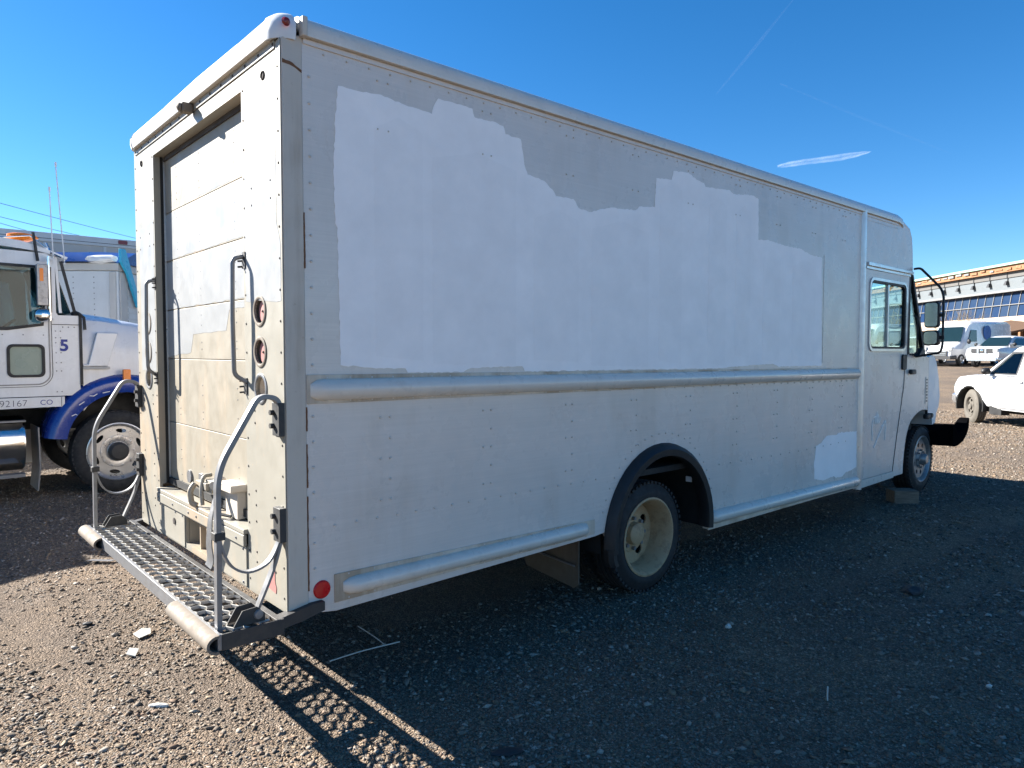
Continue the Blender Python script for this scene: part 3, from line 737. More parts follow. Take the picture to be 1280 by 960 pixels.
# mud flaps
def mflap(bm): prism(bm, [(.10, .20), (.14, .17), (.60, .22), (.66, .30), (.66, .52), (.10, .52)], 'x', 2.02, 2.03)
both('mud_flap', mflap, M_flap, smooth=20, bevel=.003)
def mflap2(bm): sweep(bm, [(1.99, .11, .33), (2.0, .66, .36)], circ(0, 0, .006, 6), (0, 0, 1))
both('flap_rod', mflap2, M_steel)
# chassis, floor, inner bulkhead
b = nb(); box(b, .05, 6.1, .04, 2.36, .86, .90); build('cargo_floor', b, M_under, van)
def frame(bm): box(bm, .02, 8.6, .72, .80, .55, .78)
both('frame_rail', frame, M_under)
b = nb()
for x in (.4, 1.2, 2.2, 3.4, 4.2, 5.0, 5.8): box(b, x, x+.06, .06, 2.34, .79, .855)
build('floor_crossmember', b, M_under, van)
b = nb(); tube(b, [(2.735, .2, .40), (2.735, 2.2, .40)], .07, 10); blob(b, (2.735, 1.2, .40), (.2, .2, .2), 2); build('rear_axle', b, M_under, van)
b = nb(); tube(b, [(8.2, .2, .40), (8.2, 2.2, .40)], .05, 10); build('front_axle', b, M_under, van)
b = nb(); box(b, 3.7, 5.2, .9, 1.6, .40, .70); build('fuel_tank', b, M_under, van, bevel=.06)
b = nb(); box(b, 6.02, 6.05, .04, 2.36, .86, 3.2); build('cab_bulkhead', b, M_side, van)
b = nb(); box(b, .04, .3, .1, 2.3, .53, .55); build('rear_cross_sill', b, M_under, van)
both('step_bracket', lambda bm: prism(bm, [(-.076, .485), (-.076, .535), (.10, .565), (.16, .565), (.16, .525), (.05, .50)], 'y', -.035, .02), M_dsteel)
both('reflective_tag', lambda bm: box(bm, 3.235, 3.245, .07, .12, .735, .775), M_white)
# ---- cab
seamx = [(7.325, 2.57), (7.30, 1.70), (7.235, 1.548), (7.222, 1.369), (7.157, 1.148), (7.05, .806), (6.945, .417)]
def capside(bm): prism(bm, [(6.095, 2.60), (7.395, 2.60), (7.37, 2.86), (7.345, 3.0), (7.28, 3.08), (7.06, 3.135), (6.095, 3.135)], 'y', 0, .03)
both('cap_side', capside, M_side, smooth=20)
b = nb(); loft(b, [[(x, y, z) for y in (.031, 2.369)] for x, z in ((7.40, 2.60), (7.372, 2.86), (7.347, 3.0), (7.282, 3.09), (7.06, 3.16), (6.98, 3.20))], cap=False, closed=False)
o = build('cap_front', b, M_white, van, smooth=60); sm = o.modifiers.new('thick', 'SOLIDIFY'); sm.thickness = .02
def capshoulder(bm): sweep(bm, [(7.402, .02, 2.60), (7.378, .02, 2.86), (7.352, .02, 3.0), (7.285, .02, 3.09), (7.05, .02, 3.16)], circ(0, 0, .022, 8), (0, 1, 0))
both('cap_edge', capshoulder, M_white, smooth=60)
def gutter(bm): prism(bm, [(6.15, 2.605), (7.36, 2.600), (7.36, 2.625), (6.15, 2.640)], 'y', -.03, -.001); prism(bm, [(6.15, 2.575), (7.33, 2.570), (7.33, 2.598), (6.15, 2.602)], 'y', -.008, .01)
both('door_gutter', gutter, M_alu, bevel=.002)
dwin = [(x, z) for x, z in rrect(6.255, 7.215, 1.755, 2.475, .075, 5)]
def cabdoor(bm): prism(bm, [(6.215, .417)]+seamx[::-1]+[(6.215, 2.57)], 'y', .002, .035, [dwin])
cd = both('cab_door', cabdoor, M_side, smooth=20)
for dobj, sg in zip(cd, (0, 1)):
    def Ym(y): return VW-y if sg else y
    b = nb(); prism(b, rrect(6.235, 7.235, 1.735, 2.495, .09, 5), 'y', Ym(-.012), Ym(.0015), [rrect(6.262, 7.208, 1.762, 2.468, .07, 5)]); build('window_frame', b, M_alu, dobj, smooth=40)
    b = nb(); prism(b, rrect(6.262, 7.208, 1.762, 2.468, .07, 5), 'y', Ym(-.004), Ym(.03), [rrect(6.285, 7.185, 1.785, 2.445, .055, 5)]); build('window_seal', b, M_black, dobj, smooth=40)
    b = nb(); box(b, 6.715, 6.745, min(Ym(-.003), Ym(.028)), max(Ym(-.003), Ym(.028)), 1.786, 2.444); build('window_divider', b, M_alu, dobj)
    b = nb(); prism(b, rrect(6.284, 7.186, 1.784, 2.446, .055, 5), 'y', Ym(.012), Ym(.017)); build('window_pane', b, M_glass, dobj)
    b = nb(); prism(b, rrect(7.13, 7.245, 1.53, 1.70, .025, 3), 'y', Ym(-.02), Ym(.0015)); build('door_handle', b, M_black, dobj, bevel=.004)
    b = nb(); prism(b, [(x+.006, z) for x, z in seamx]+[(x-.006, z) for x, z in seamx[::-1]], 'y', Ym(-.002), Ym(.0017)); build('door_seal_strip', b, M_black, dobj)
def doorstep(bm): prism(bm, [(6.095, .33), (6.97, .345), (6.97, .412), (6.095, .412)], 'y', -.006, .03)
both('door_sill_trim', doorstep, M_whitealu, bevel=.003)
def doorpost(bm): box(bm, 6.092, 6.21, .0, .03, .415, 2.572)
both('door_post', doorpost, M_side)
# scratched scrawl on the right door
b = nb()
def scr(pts, r=.004):
    for i in range(len(pts)-1):
        pass
    bar(b, smooth_path([(x, -.0015, z) for x, z in pts], 4), .009, .005, (0, 1, 0))
for st in ([(6.40, 1.02), (6.375, .93), (6.39, .84), (6.385, .80)], [(6.40, 1.04), (6.47, 1.05)], [(6.45, 1.05), (6.46, .97), (6.49, 1.08), (6.50, .97), (6.53, 1.07), (6.55, .98), (6.60, 1.03)], [(6.50, 1.10), (6.53, .97)], [(6.43, .72), (6.55, .84), (6.68, .95), (6.73, .99), (6.72, .85), (6.71, .78)], [(6.62, .93), (6.73, .98)]): scr(st)
build('scratch_mark', b, M_chalk, cd[0])
# fender / cowl side
def fender(bm):
    arch = [(7.235, .355), (7.245, .50), (7.31, .76), (7.43, .93), (7.62, 1.02), (7.80, 1.055), (7.975, 1.045)]
    prism(bm, [(x+.008, z) for x, z in seamx[1:]]+[(6.985, .355)]+arch+[(7.985, 1.20), (7.985, 1.66), (7.85, 1.69)], 'y', .001, .035)
both('fender_panel', fender, M_side, smooth=20)
def archlip(bm): sweep(bm, smooth_path([(7.235, .01, .36), (7.245, .01, .50), (7.31, .01, .76), (7.43, .01, .93), (7.62, .01, 1.02), (7.80, .01, 1.055), (7.975, .01, 1.045)], 3), circ(0, 0, .012, 6), (0, 1, 0))
both('arch_lip', archlip, M_side)
def hseam(bm): box(bm, 7.985, 7.999, .004, .03, .98, 1.67)
both('hood_seam', hseam, M_black)
def vent(bm):
    prism(bm, rrect(7.885, 7.955, 1.11, 1.43, .01, 2), 'y', -.004, .001)
vt = both('vent_plate', vent, M_side)
for vobj, sg in zip(vt, (0, 1)):
    for i in range(8):
        b = nb(); z = 1.14+.036*i; y0, y1 = (-.007, -.0042) if not sg else (VW+.0042, VW+.007); box(b, 7.90, 7.94, y0, y1, z, z+.017); build('louver', b, M_black, vobj)
def latch(bm): box(bm, 7.87, 8.06, -.03, .0, .94, .985); tube(bm, [(7.92, -.035, .962), (7.92, .02, .962)], .03, 10); tube(bm, [(8.05, -.035, .97), (8.05, .02, .97)], .026, 10)
both('hood_latch', latch, M_black, bevel=.004)
def dh2(bm): box(bm, 7.345, 7.49, -.04, .0, 1.475, 1.53)
both('cowl_handle', dh2, M_black, bevel=.015)
# A-pillars, quarter glass, windscreen
both('rear_pillar', lambda bm: prism(bm, [(7.312, 1.70), (7.335, 2.60), (7.36, 2.60), (7.36, 1.70)], 'y', .0, .05), M_black)
both('front_pillar', lambda bm: prism(bm, [(7.395, 2.60), (7.435, 2.60), (7.865, 1.705), (7.815, 1.705)], 'y', .0, .06), M_black)
both('cowl_trim', lambda bm: box(bm, 7.361, 7.86, .0, .05, 1.69, 1.712), M_black)
both('quarter_glass', lambda bm: prism(bm, [(7.361, 1.713), (7.361, 2.60), (7.393, 2.60), (7.813, 1.713)], 'y', .02, .026), M_glass)
both('grab_bar', lambda bm: tube(bm, fillet([(7.42, -.01, 1.69), (7.44, -.05, 1.72), (7.44, -.05, 2.12), (7.42, -.01, 2.14)], .03), .009, 6), M_black)
for y0, y1 in ((.065, 1.17), (1.23, 2.335)):
    b = nb(); loft(b, [[(7.425, y, 2.585), (7.855, y, 1.715), (7.861, y, 1.718), (7.431, y, 2.588)] for y in (y0, y1)]); build('windscreen', b, M_glass, van)
b = nb(); loft(b, [[(7.42, y, 2.60), (7.85, y, 1.705), (7.87, y, 1.71), (7.44, y, 2.605)] for y in (1.171, 1.229)]); build('windscreen_divider', b, M_black, van)
b = nb(); loft(b, [[(6.3, y, 1.05), (6.6, y, 1.25), (7.3, y, 1.30), (7.4, y, 1.62), (7.85, y, 1.695), (7.85, y, 1.05)] for y in (.04, 2.36)]); build('dashboard', b, M_carplastic, van, smooth=20)
b = nb(); box(b, 6.4, 6.85, 1.5, 2.0, 1.25, 1.4); box(b, 6.35, 6.5, 1.5, 2.0, 1.4, 2.1); build('driver_seat', b, M_carplastic, van, bevel=.04)
b = nb(); lathe(b, [(.2+.014*math.cos(t), .014*math.sin(t)) for t in [2*math.pi*i/8 for i in range(8)]], (0, 0, 0), 'z', 24, close=True)
for v in b.verts: v.co = Matrix.Translation((7.15, 1.75, 1.62)) @ Matrix.Rotation(R(-25), 4, 'Y') @ v.co
build('steering_wheel', b, M_black, van)
# hood / nose
b = nb()
prof = [(7.995, .99), (7.995, 1.665), (8.12, 1.695), (8.25, 1.68), (8.33, 1.60), (8.42, 1.42), (8.48, 1.18), (8.44, 1.05), (8.37, .99), (8.33, .86), (8.22, .84), (8.20, .985)]
loft(b, [[(7.995+(x-7.995)*k, y, 1.2+(z-1.2)*q) for x, z in prof] for y, k, q in ((.02, .93, .985), (.06, .98, .995), (.15, 1.0, 1.0), (1.2, 1.06, 1.02), (2.25, 1.0, 1.0), (2.34, .98, .995), (2.38, .93, .985))])
build('hood', b, M_white, van, smooth=50)
for yy in (.42, 1.98):
    b = nb(); lathe(b, [(0, .03), (.07, .025), (.095, 0), (.095, -.05)], (8.46, yy, 1.2), 'x', 20); build('headlamp', b, M_chrome, van)
b = nb(); box(b, 8.47, 8.54, .65, 1.75, 1.0, 1.35); build('grille', b, M_black, van, bevel=.02)
# front bumper, drooping and dark
b = nb()
bp = [(8.47, .835), (8.50, .83), (8.53, .82), (8.58, .80), (8.66, .72), (8.80, .725), (8.93, .79), (9.02, .87), (9.09, .885), (9.075, .77), (9.0, .68), (8.88, .61), (8.70, .57), (8.55, .56), (8.47, .57)]
loft(b, [[(x-dx, y, .56+(z-.56)*k) for x, z in bp] for y, k, dx in ((-.13, .97, .01), (-.12, 1, 0), (-.02, 1, 0), (.03, .72, .02), (1.2, .62, -.04), (2.4, .72, .02), (2.52, 1, 0), (2.53, .97, .01))]); build('front_bumper', b, M_bumper, van, smooth=40)
b = nb(); box(b, 7.2, 8.3, .5, .8, .62, .95); box(b, 7.2, 8.3, 1.6, 1.9, .62, .95); box(b, 7.3, 7.9, .15, .5, .80, .93); build('front_suspension', b, M_under, van)
# right mirror assembly (and its twin)
def arm(bm): tube(bm, fillet([(7.42, -.005, 2.665), (7.46, -.06, 2.675), (7.5, -.26, 2.44), (7.5, -.29, 2.35), (7.5, -.29, 1.80), (7.5, -.27, 1.72), (7.52, -.01, 1.675)], .05), .013, 8)
both('mirror_arm', arm, M_black)
def mirr(bm): 
    prism(bm, rrect(-.255, -.105, 2.0, 2.29, .035, 4), 'x', 7.47, 7.54)
mi = both('mirror_housing', mirr, M_black, bevel=.012)
def mirr2(bm):
    prism(bm, rrect(-.26, -.095, 1.80, 1.972, .045, 4), 'x', 7.465, 7.56)
for z0 in (2.12, 1.87): both('mirror_clamp', lambda bm: box(bm, 7.49, 7.51, -.305, -.25, z0, z0+.04), M_black)
mi2 = both('spot_mirror_housing', mirr2, M_black, bevel=.015)
for hobj, nm, q in ((mi[0], 'mirror_face', rrect(-.243, -.117, 2.014, 2.276, .028, 4)), (mi2[0], 'mirror_face', rrect(-.245, -.11, 1.815, 1.957, .035, 4))):
    b = nb(); prism(b, q, 'x', 7.455 if hobj is mi2[0] else 7.462, 7.469); build(nm, b, M_chrome, hobj)
def mbase(bm): prism(bm, [(7.47, 1.675), (7.60, 1.78), (7.72, 1.675)], 'y', -.06, .0)
both('mirror_foot', mbase, M_black, bevel=.01)

# ------------------------------------------------------------------ chock, litter on the ground
def grd(x, y): return float(gz(x, y))
b = nb(); box(b, -.14, .14, -.10, .10, -.01, .15)
o = build('wood_block', b, M_wood, None, bevel=.008, loc=(7.42, .06, grd(7.42, .06))); o.rotation_euler.z = R(-42)
setp(o, 'weathered wood block lying beside the step van front wheel', 'wood block')
def litter(name, label, cat, xy, size, mat, rz=0, jit=.25, sub=2, lift=.4):
    b = nb(); blob(b, (0, 0, 0), size, sub, jit)
    o = build(name, b, mat, None, smooth=0, loc=(xy[0], xy[1], grd(*xy)+size[2]*lift)); o.rotation_euler.z = rz
    return setp(o, label, cat)
M_lit = paint('pale_litter', (.55, .53, .48), .6, .3, (.35, .3, .25), 12, streak=False)
litter('stone', 'long pale stone lying alone on the sunlit gravel in front of the step', 'stone', (-.385, .634), (.052, .016, .013), M_lit, R(-40), .12)
def sheet(name, label, cat, xy, pts, mat, t=.004, rz=0, tilt=6):
    b = nb(); prism(b, pts, 'z', 0, t); 
    for v in b.verts: v.co.z += .02*math.sin(40*v.co.x+17*v.co.y)*.5+.008
    o = build(name, b, mat, None, smooth=0, loc=(xy[0], xy[1], grd(*xy)+.012)); o.rotation_euler = (R(tilt), 0, rz); return setp(o, label, cat)
sheet('plastic_scrap', 'torn shiny plastic scrap on the gravel just under the step edge', 'litter', (-.21, 1.63), [(-.05, -.03), (.02, -.045), (.06, 0), (.03, .035), (-.03, .04)], M_lit, rz=R(30))
sheet('paper_scrap', 'small flat grey scrap on sunlit gravel beyond the pale stone', 'litter', (-.33, 1.36), [(-.04, -.02), (.03, -.03), (.04, .02), (-.02, .03)], M_lit, rz=R(70))
sheet('metal_scrap', 'bent metal strip lying at the shadow edge left of the step', 'litter', (-.05, 3.50), [(-.10, -.03), (.09, -.04), (.11, .02), (-.08, .035)], M_steel, rz=R(-35))
M_dkl = flat('dark_scrap', (.02, .02, .022), .7)
litter('rubber_scrap', 'dark oval rubber scrap in the van shadow at the bottom of the photo', 'litter', (.615, -.804), (.075, .032, .012), M_dkl, R(-30), .1)
litter('stone', 'dark flat stone lying in the shadow below the van cab', 'stone', (4.15, -1.18), (.10, .07, .03), M_dkl, R(10), .2)
litter('stone', 'small pale stone in the shade below the rear wheel', 'stone', (2.56, -.67), (.028, .022, .02), M_lit, 0, .2, 1)
litter('stone', 'small pale stone near the right edge of the van shadow', 'stone', (2.86, -1.99), (.018, .015, .014), M_lit, 0, .2, 1)
litter('stone', 'small dark stone beside the bald dusty patch at far left', 'stone', (-.42, 2.05), (.035, .022, .018), M_dkl, 0, .2, 1)
litter('stone', 'brownish stone on the sunlit gravel left of the plastic scrap', 'stone', (-.33, 1.75), (.03, .02, .015), M_rubberguard, 0, .2, 1)
def twig(label, pts, r=.004, mat=None):
    b = nb(); tube(b, smooth_path([(x, y, grd(x, y)+h) for x, y, h in pts], 4), r, 5)
    return setp(build('twig', b, mat or M_lit, None), label, 'twig')
twig('long thin straw stalk crossing the sunlit strip into the shadow', [(.43, .456, .03), (.62, .43, .04), (.85, .416, .035)])
twig('short thin straw stalk meeting the long one under the van', [(.80, .81, .03), (.78, .6, .035), (.77, .46, .03)], .003)
twig('tiny upright pale stalk standing in the shaded gravel', [(2.11, -1.50, -.01), (2.112, -1.498, .03), (2.11, -1.5, .07)], .004)

# ------------------------------------------------------------------ SEMI TRACTOR at the left (right flank on y=7, nose towards +x)
semi = thing('semi_truck', 'white conventional heavy truck with blue front fender and number 5 on the cowl', 'truck', (.87, 8.2, -.055))
OX, OY, OZ = .87, 8.2, -.055
def sb(name, bm, mat, parent=None, **k):
    for v in bm.verts: v.co -= Vector((OX, OY, OZ))
    return build(name, bm, mat, parent or semi, **k)
SR, SL = 7.0, 9.4
# cab shell
def cabside(y0, y1):
    b = nb()
    prism(b, [(-1.85, 1.20), (.255, 1.20), (.255, 2.17), (.235, 2.20), (.235, 2.84), (.15, 2.90), (-1.85, 2.95)], 'y', y0, y1, [[(-1.2, 2.02), (-.24, 2.02), (.085, 2.07), (.10, 2.28), (.03, 2.72), (-1.2, 2.74)], rrect(-.245, .09, 1.45, 1.80, .05, 4)])
    return sb('cab_side', b, M_semiw, smooth=20)
cs = cabside(SR, SR+.05); cs2 = cabside(SL-.05, SL)
for cobj, y0 in ((cs, SR), (cs2, SL)):
    s = 1 if y0 == SR else -1
    def yy(a): return y0+a*s
    b = nb(); prism(b, [(-1.2, 2.02), (-.24, 2.02), (.085, 2.07), (.10, 2.28), (.03, 2.72), (-1.2, 2.74)], 'y', yy(.02), yy(.026)); sb('side_window', b, M_dglass, cobj)
    b = nb(); prism(b, [(-1.24, 1.98), (-.25, 1.98), (.105, 2.04), (.125, 2.28), (.05, 2.75), (-1.24, 2.77)], 'y', yy(-.012), yy(-.001), [[(-1.2, 2.02), (-.24, 2.02), (.085, 2.07), (.10, 2.28), (.03, 2.72), (-1.2, 2.74)]]); sb('window_seal', b, M_black, cobj)
    b = nb(); prism(b, rrect(-.265, .11, 1.43, 1.82, .06, 4), 'y', yy(-.014), yy(-.001), [rrect(-.235, .08, 1.46, 1.79, .045, 4)]); sb('peep_window_frame', b, M_black, cobj)
    b = nb(); prism(b, rrect(-.245, .09, 1.45, 1.80, .05, 4), 'y', yy(.01), yy(.014)); sb('peep_window', b, flat('frosted_pane', (.20, .27, .22), .25), cobj) if s == 1 else sb('peep_window', b, M_dglass, cobj)
    b = nb(); bar(b, fillet([(.155, yy(-.002), 2.78), (.160, yy(-.002), 1.42), (.08, yy(-.002), 1.345), (-1.3, yy(-.002), 1.335)], .09), .014, .008, (0, 1, 0)); sb('door_seam', b, M_steel, cobj)
    b = nb(); bar(b, fillet([(.182, yy(-.002), 2.20), (.186, yy(-.002), 1.42), (.10, yy(-.002), 1.318), (-1.3, yy(-.002), 1.308)], .1), .006, .006, (0, 1, 0)); sb('door_gap', b, M_black, cobj)
b = nb(); box(b, -1.85, -1.80, SR+.05, SL-.05, 1.2, 2.95); sb('cab_back', b, M_semiw)
b = nb(); box(b, -1.795, -1.78, SR+.06, SL-.06, 1.25, 2.9); sb('cab_lining', b, M_carplastic)
b = nb(); box(b, -1.8, .2, SR+.05, SL-.05, 1.16, 1.2); sb('cab_floor', b, M_under)
# roof with sloping visor
b = nb(); loft(b, [[(-1.88, y, 2.951), (-.3, y, 2.952), (.10, y, 2.915), (.36, y, 2.845), (.37, y, 2.87), (.1, y, 2.97), (-.1, y, 3.05-.02*abs(y-8.2)), (-.4, y, 3.08-.02*abs(y-8.2)), (-1.88, y, 3.05)] for y in (SR-.01, SR+.25, 8.2, SL-.25, SL+.01)]); sb('cab_roof', b, M_semiw, smooth=30)
# windscreen and posts
b = nb(); loft(b, [[(.20, y, 2.86), (.40, y, 2.20), (.41, y, 2.20), (.21, y, 2.87)] for y in (SR+.12, SL-.12)]); sb('windscreen', b, M_dglass)
for y0 in (SR+.03, SL-.11):
    b = nb(); loft(b, [[(.22, y, 2.87), (.255, y, 2.20), (.41, y, 2.17), (.30, y, 2.87)] if False else [(.235, y, 2.86), (.27, y, 2.2), (.30, y, 2.2), (.262, y, 2.86)] for y in (y0, y0+.08)]); sb('windscreen_post', b, M_semiw)
b = nb(); bar(b, [(.30, SR+.02, 2.82), (.43, SR+.02, 2.22)], .03, .03, (0, 1, 0)); blob(b, (.44, SR+.05, 2.2), (.05, .05, .04), 1); sb('wiper_post', b, M_black)
# cowl panel between door and hood, with rivets and number
b = nb(); prism(b, [(.256, 1.20), (.47, 1.20), (.47, 2.17), (.256, 2.17)], 'y', SR+.004, SR+.06); cw = sb('cowl_panel', b, M_semiw)
b = nb(); box(b, .19, .47, SR-.003, SR+.003, 2.055, 2.063); sb('cowl_seam', b, M_black, cw)
b = nb()
for z in (1.9, 1.84, 1.72, 1.6, 1.5, 1.25, 1.98):
    for x in (.225, .275): dome(b, (x, SR, z), .008, .005, 'y', -1, 6)
for x in (.3, .36, .42, .1, -.1, -.3): dome(b, (x, SR, 1.93 if x < .2 else 2.03), .008, .005, 'y', -1, 6)
o = sb('cab_rivets', b, M_steel, cs); o['kind'] = 'stuff'
mt = Matrix.Translation(Vector((.262, SR-.003, 1.745))-Vector((OX, OY, OZ))) @ Matrix.Rotation(R(90), 4, 'X')
text_part('number_lettering', '5', .19, M_blueprint, cw, mt, offset=.006)
b = nb(); box(b, .47, .50, SR-.015, SR+.05, 1.33, 2.19); sb('hood_gasket', b, M_black)
b = nb(); prism(b, [(-1.85, 1.05), (.30, 1.07), (.30, 1.19), (-1.85, 1.195)], 'y', SR-.012, SR+.02); sk = sb('rocker_panel', b, M_semiw, bevel=.003)
b = nb(); box(b, .262, .268, SR-.014, SR-.012, 1.075, 1.185); sb('rocker_seam', b, M_black, sk)
M_ink = flat('navy_ink', (.02, .022, .06), .5)
mt = Matrix.Translation(Vector((-.352, SR-.0135, 1.09))-Vector((OX, OY, OZ))) @ Matrix.Rotation(R(90), 4, 'X')
text_part('registration_lettering', '92167', .108, M_ink, sk, mt, spacing=1.02, offset=-.002)
mt = Matrix.Translation(Vector((.045, SR-.0135, 1.10))-Vector((OX, OY, OZ))) @ Matrix.Rotation(R(90), 4, 'X')
text_part('state_lettering', 'CO', .085, M_blueprint, sk, mt, spacing=1.05)
# hood
def hs(x, top, wid, low):
    c = 8.2; w = wid
    pts = [(x, c-w, low), (x, c-w*1.0, 1.6), (x, c-w*.98, top-.22), (x, c-w*.93, top-.09), (x, c-w*.8, top-.02), (x, c, top+.05)]
    return pts+[(x, 2*c-p[1], p[2]) for p in pts[-2::-1]]
b = nb(); loft(b, [hs(.505, 2.22, 1.17, 1.0), hs(.75, 2.20, 1.16, 1.34), hs(1.1, 2.14, 1.13, 1.36), hs(1.6, 2.04, 1.05, 1.3), hs(2.2, 1.93, .92, .85), hs(2.5, 1.85, .86, .8), hs(2.55, 1.6, .84, .85)]); hd = sb('hood', b, M_semiw, smooth=40)
b = nb(); prism(b, [(.50, 1.58), (.56, 1.58), (.66, 1.97), (.90, 1.97), (.885, 1.94), (.78, 1.575), (.78, 1.55), (.50, 1.55)], 'y', SR-.012, SR+.06); sb('air_scoop', b, M_semiw, hd, bevel=.012)
b = nb(); prism(b, [(.50, 1.545), (.80, 1.545), (.80, 1.515), (.50, 1.515)], 'y', SR-.01, SR+.06); sb('scoop_trim', b, M_trailer, hd, bevel=.004)
b = nb(); bar(b, [(.47, SR-.0, 2.20), (.52, SR-.02, 2.15), (.53, SR-.02, 2.0)], .03, .03, (0, 1, 0)); sb('hood_strap', b, M_black, hd)
# fender
b = nb(); secs = []
for i in range(17):
    a = R(172-150*i/16)
    def p(r, y): return (.96+r*math.cos(a), y, .575+r*math.sin(a)*.985)
    secs.append([p(.655, SR-.02), p(.78, SR-.06), p(.84, SR-.04), p(.885, SR+.05), p(.885, SR+.5), p(.66, SR+.5), p(.64, SR+.05)])
loft(b, secs); fd = sb('fender', b, M_blue, smooth=50)
b = nb(); loft(b, [[(x, SL-(y-SR), z) for x, y, z in s] for s in secs]); sb('fender', b, M_blue, smooth=50)
b = nb(); prism(b, rrect(.925, 1.01, 1.375, 1.51, .012, 2), 'y', SR-.10, SR-.04); sb('turn_lamp', b, M_orange, fd, bevel=.005)
b = nb()
for pts in (((.48, 1.20), (.56, 1.19), (.60, 1.185), (.64, 1.21)), ((.44, 1.08), (.50, 1.12)), ((.36, .95), (.40, .97), (.42, .96)), ((.70, 1.22), (.78, 1.235))):
    bar(b, [(x, SR-.047, z) for x, z in pts], .010, .004, (0, 1, 0))
sb('paint_scrape', b, M_white, fd)
# wheels
def swheel(c, s):
    w = wheel(semi, tuple(Vector(c)-Vector((OX, OY, OZ))), s, Ro=.52, w=.28, rr=.355, depth=.05, holes=6, hr=.026, hd=.262, oval=.062, mr=M_semirim, lugs=10, lr=.19, hubr=.125, hubd=.03)
    return w
for y, s in ((SR+.02, 1), (SL-.02, -1)):
    w = swheel((.88, y, .465), s)
    b = nb(); lathe(b, [(0, -.05*s), (.09, -.045*s), (.115, -.02*s), (.12, .03*s)], (0, 0, 0), 'y', 20); build('hub_cap', b, M_dsteel, w)
    for x in (-4.3, -5.6): swheel((x, y, .465), s)
b = nb(); box(b, -6.4, 2.5, 7.75, 7.85, .75, 1.0); box(b, -6.4, 2.5, 8.55, 8.65, .75, 1.0); box(b, .2, 2.2, 7.5, 8.9, .75, 1.3); box(b, .8, .96, 7.2, 9.2, .4, .55); sb('chassis', b, M_under)
b = nb(); box(b, 2.4, 2.6, 7.1, 9.3, .45, .85); sb('front_bumper', b, M_chrome, bevel=.03)
b = nb(); box(b, 2.53, 2.6, 7.7, 8.7, .95, 1.75); sb('grille', b, M_chrome, bevel=.03)
# fuel tank and step, mud flap
b = nb(); 
loft(b, [[(x, SR+.32+.31*math.cos(R(20*i))*k, .64+.33*math.sin(R(20*i))*k) for i in range(18)] for x, k in ((-1.5, .97), (-1.48, 1), (-.12, 1), (-.10, .97))]); ft = sb('fuel_tank', b, M_chrome, smooth=50)
b = nb(); lathe(b, [(.317, 0), (.326, 0), (.326, .05), (.317, .05)], (-.32, SR+.32, .64), 'x', 30, close=True) if False else box(b, -1.5, -.10, SR-.0, SR+.12, .905, .925); sb('tank_step', b, M_steel, ft)
b = nb(); box(b, -1.5, -.12, SR-.03, SR+.10, .26, .30); sb('tank_step', b, M_steel, ft)
b = nb(); loft(b, [[(.02, SR+.02, .83), (.035, SR+.02, .83), (.035, SR+.6, .83), (.02, SR+.6, .83)], [(.03, SR+.02, .35), (.045, SR+.02, .35), (.045, SR+.6, .35), (.03, SR+.6, .35)], [(.0, SR+.02, .07), (.015, SR+.02, .07), (.015, SR+.6, .07), (.0, SR+.6, .07)]]); sb('mud_flap', b, M_steel, smooth=40)
b = nb(); loft(b, [[(x, SL-.32-.31*math.cos(R(20*i))*k, .64+.33*math.sin(R(20*i))*k) for i in range(18)] for x, k in ((-1.9, .97), (-1.88, 1), (-.0, 1), (.02, .97))]); sb('fuel_tank', b, M_chrome, smooth=50)  # unseen far-side tank, added to shade the ground under the truck
b = nb(); box(b, -1.9, .38, SL-.03, SL, .12, 1.19); sb('sun_block_panel', b, M_semiw)  # unseen panel added to keep sun from passing under the cab
# mirror, bracket and roof kit
b = nb(); prism(b, rrect(.02, .13, 2.27, 2.75, .01, 2), 'y', SR-.22, SR-.14); mr_ = sb('mirror', b, M_oldalu, bevel=.01)
b = nb(); prism(b, rrect(.048, .085, 2.55, 2.70, .008, 2), 'y', SR-.226, SR-.2205); sb('mirror_lamp', b, M_orange, mr_)
b = nb(); blob(b, (.07, SR-.18, 2.16), (.085, .05, .085), 2); sb('convex_mirror', b, M_chrome)
b = nb(); tube(b, [(.145, SR-.16, 2.85), (.15, SR-.16, 2.1), (.20, SR, 2.12)], .014, 6); tube(b, [(.145, SR-.16, 2.8), (.2, SR, 2.82)], .014, 6); sb('mirror_bracket', b, M_chrome)
b = nb(); prism(b, [(.145, 2.20), (.195, 2.2), (.195, 2.74), (.15, 2.74)], 'y', SR-.012, SR-.001); sb('cab_pillar_trim', b, M_rubberguard)
b = nb(); blob(b, (-.05, SR+.35, 3.11), (.17, .10, .055), 2, .12); sb('beacon_lamp', b, M_orange)
b = nb(); tube(b, [(.06, SR-.04, 2.8), (.02, SR-.04, 3.13)], .016, 6); sb('roof_bracket', b, M_black)
b = nb(); tube(b, [(.20, SR-.02, 2.9), (.17, SR+.1, 3.03)], .012, 6); tube(b, [(.21, SR-.02, 2.9), (.30, SR-.03, 2.86)], .01, 6); tube(b, [(-.3, SR+.05, 3.05), (-.0, SR+.05, 3.10), (.33, SR+.3, 2.9)], .008, 6); sb('roof_frame', b, M_chrome)
for x0, x1, z1 in ((.215, .195, 3.63), (.33, .265, 3.93)):
    b = nb(); tube(b, [(x0, SR-.05, 2.78), ((x0+x1)/2, SR-.05, (2.78+z1)/2), (x1, SR-.05, z1)], .0065, 6); tube(b, [(x1, SR-.05, z1), (x1, SR-.05, z1+.05)], .012, 6); sb('antenna', b, M_white)
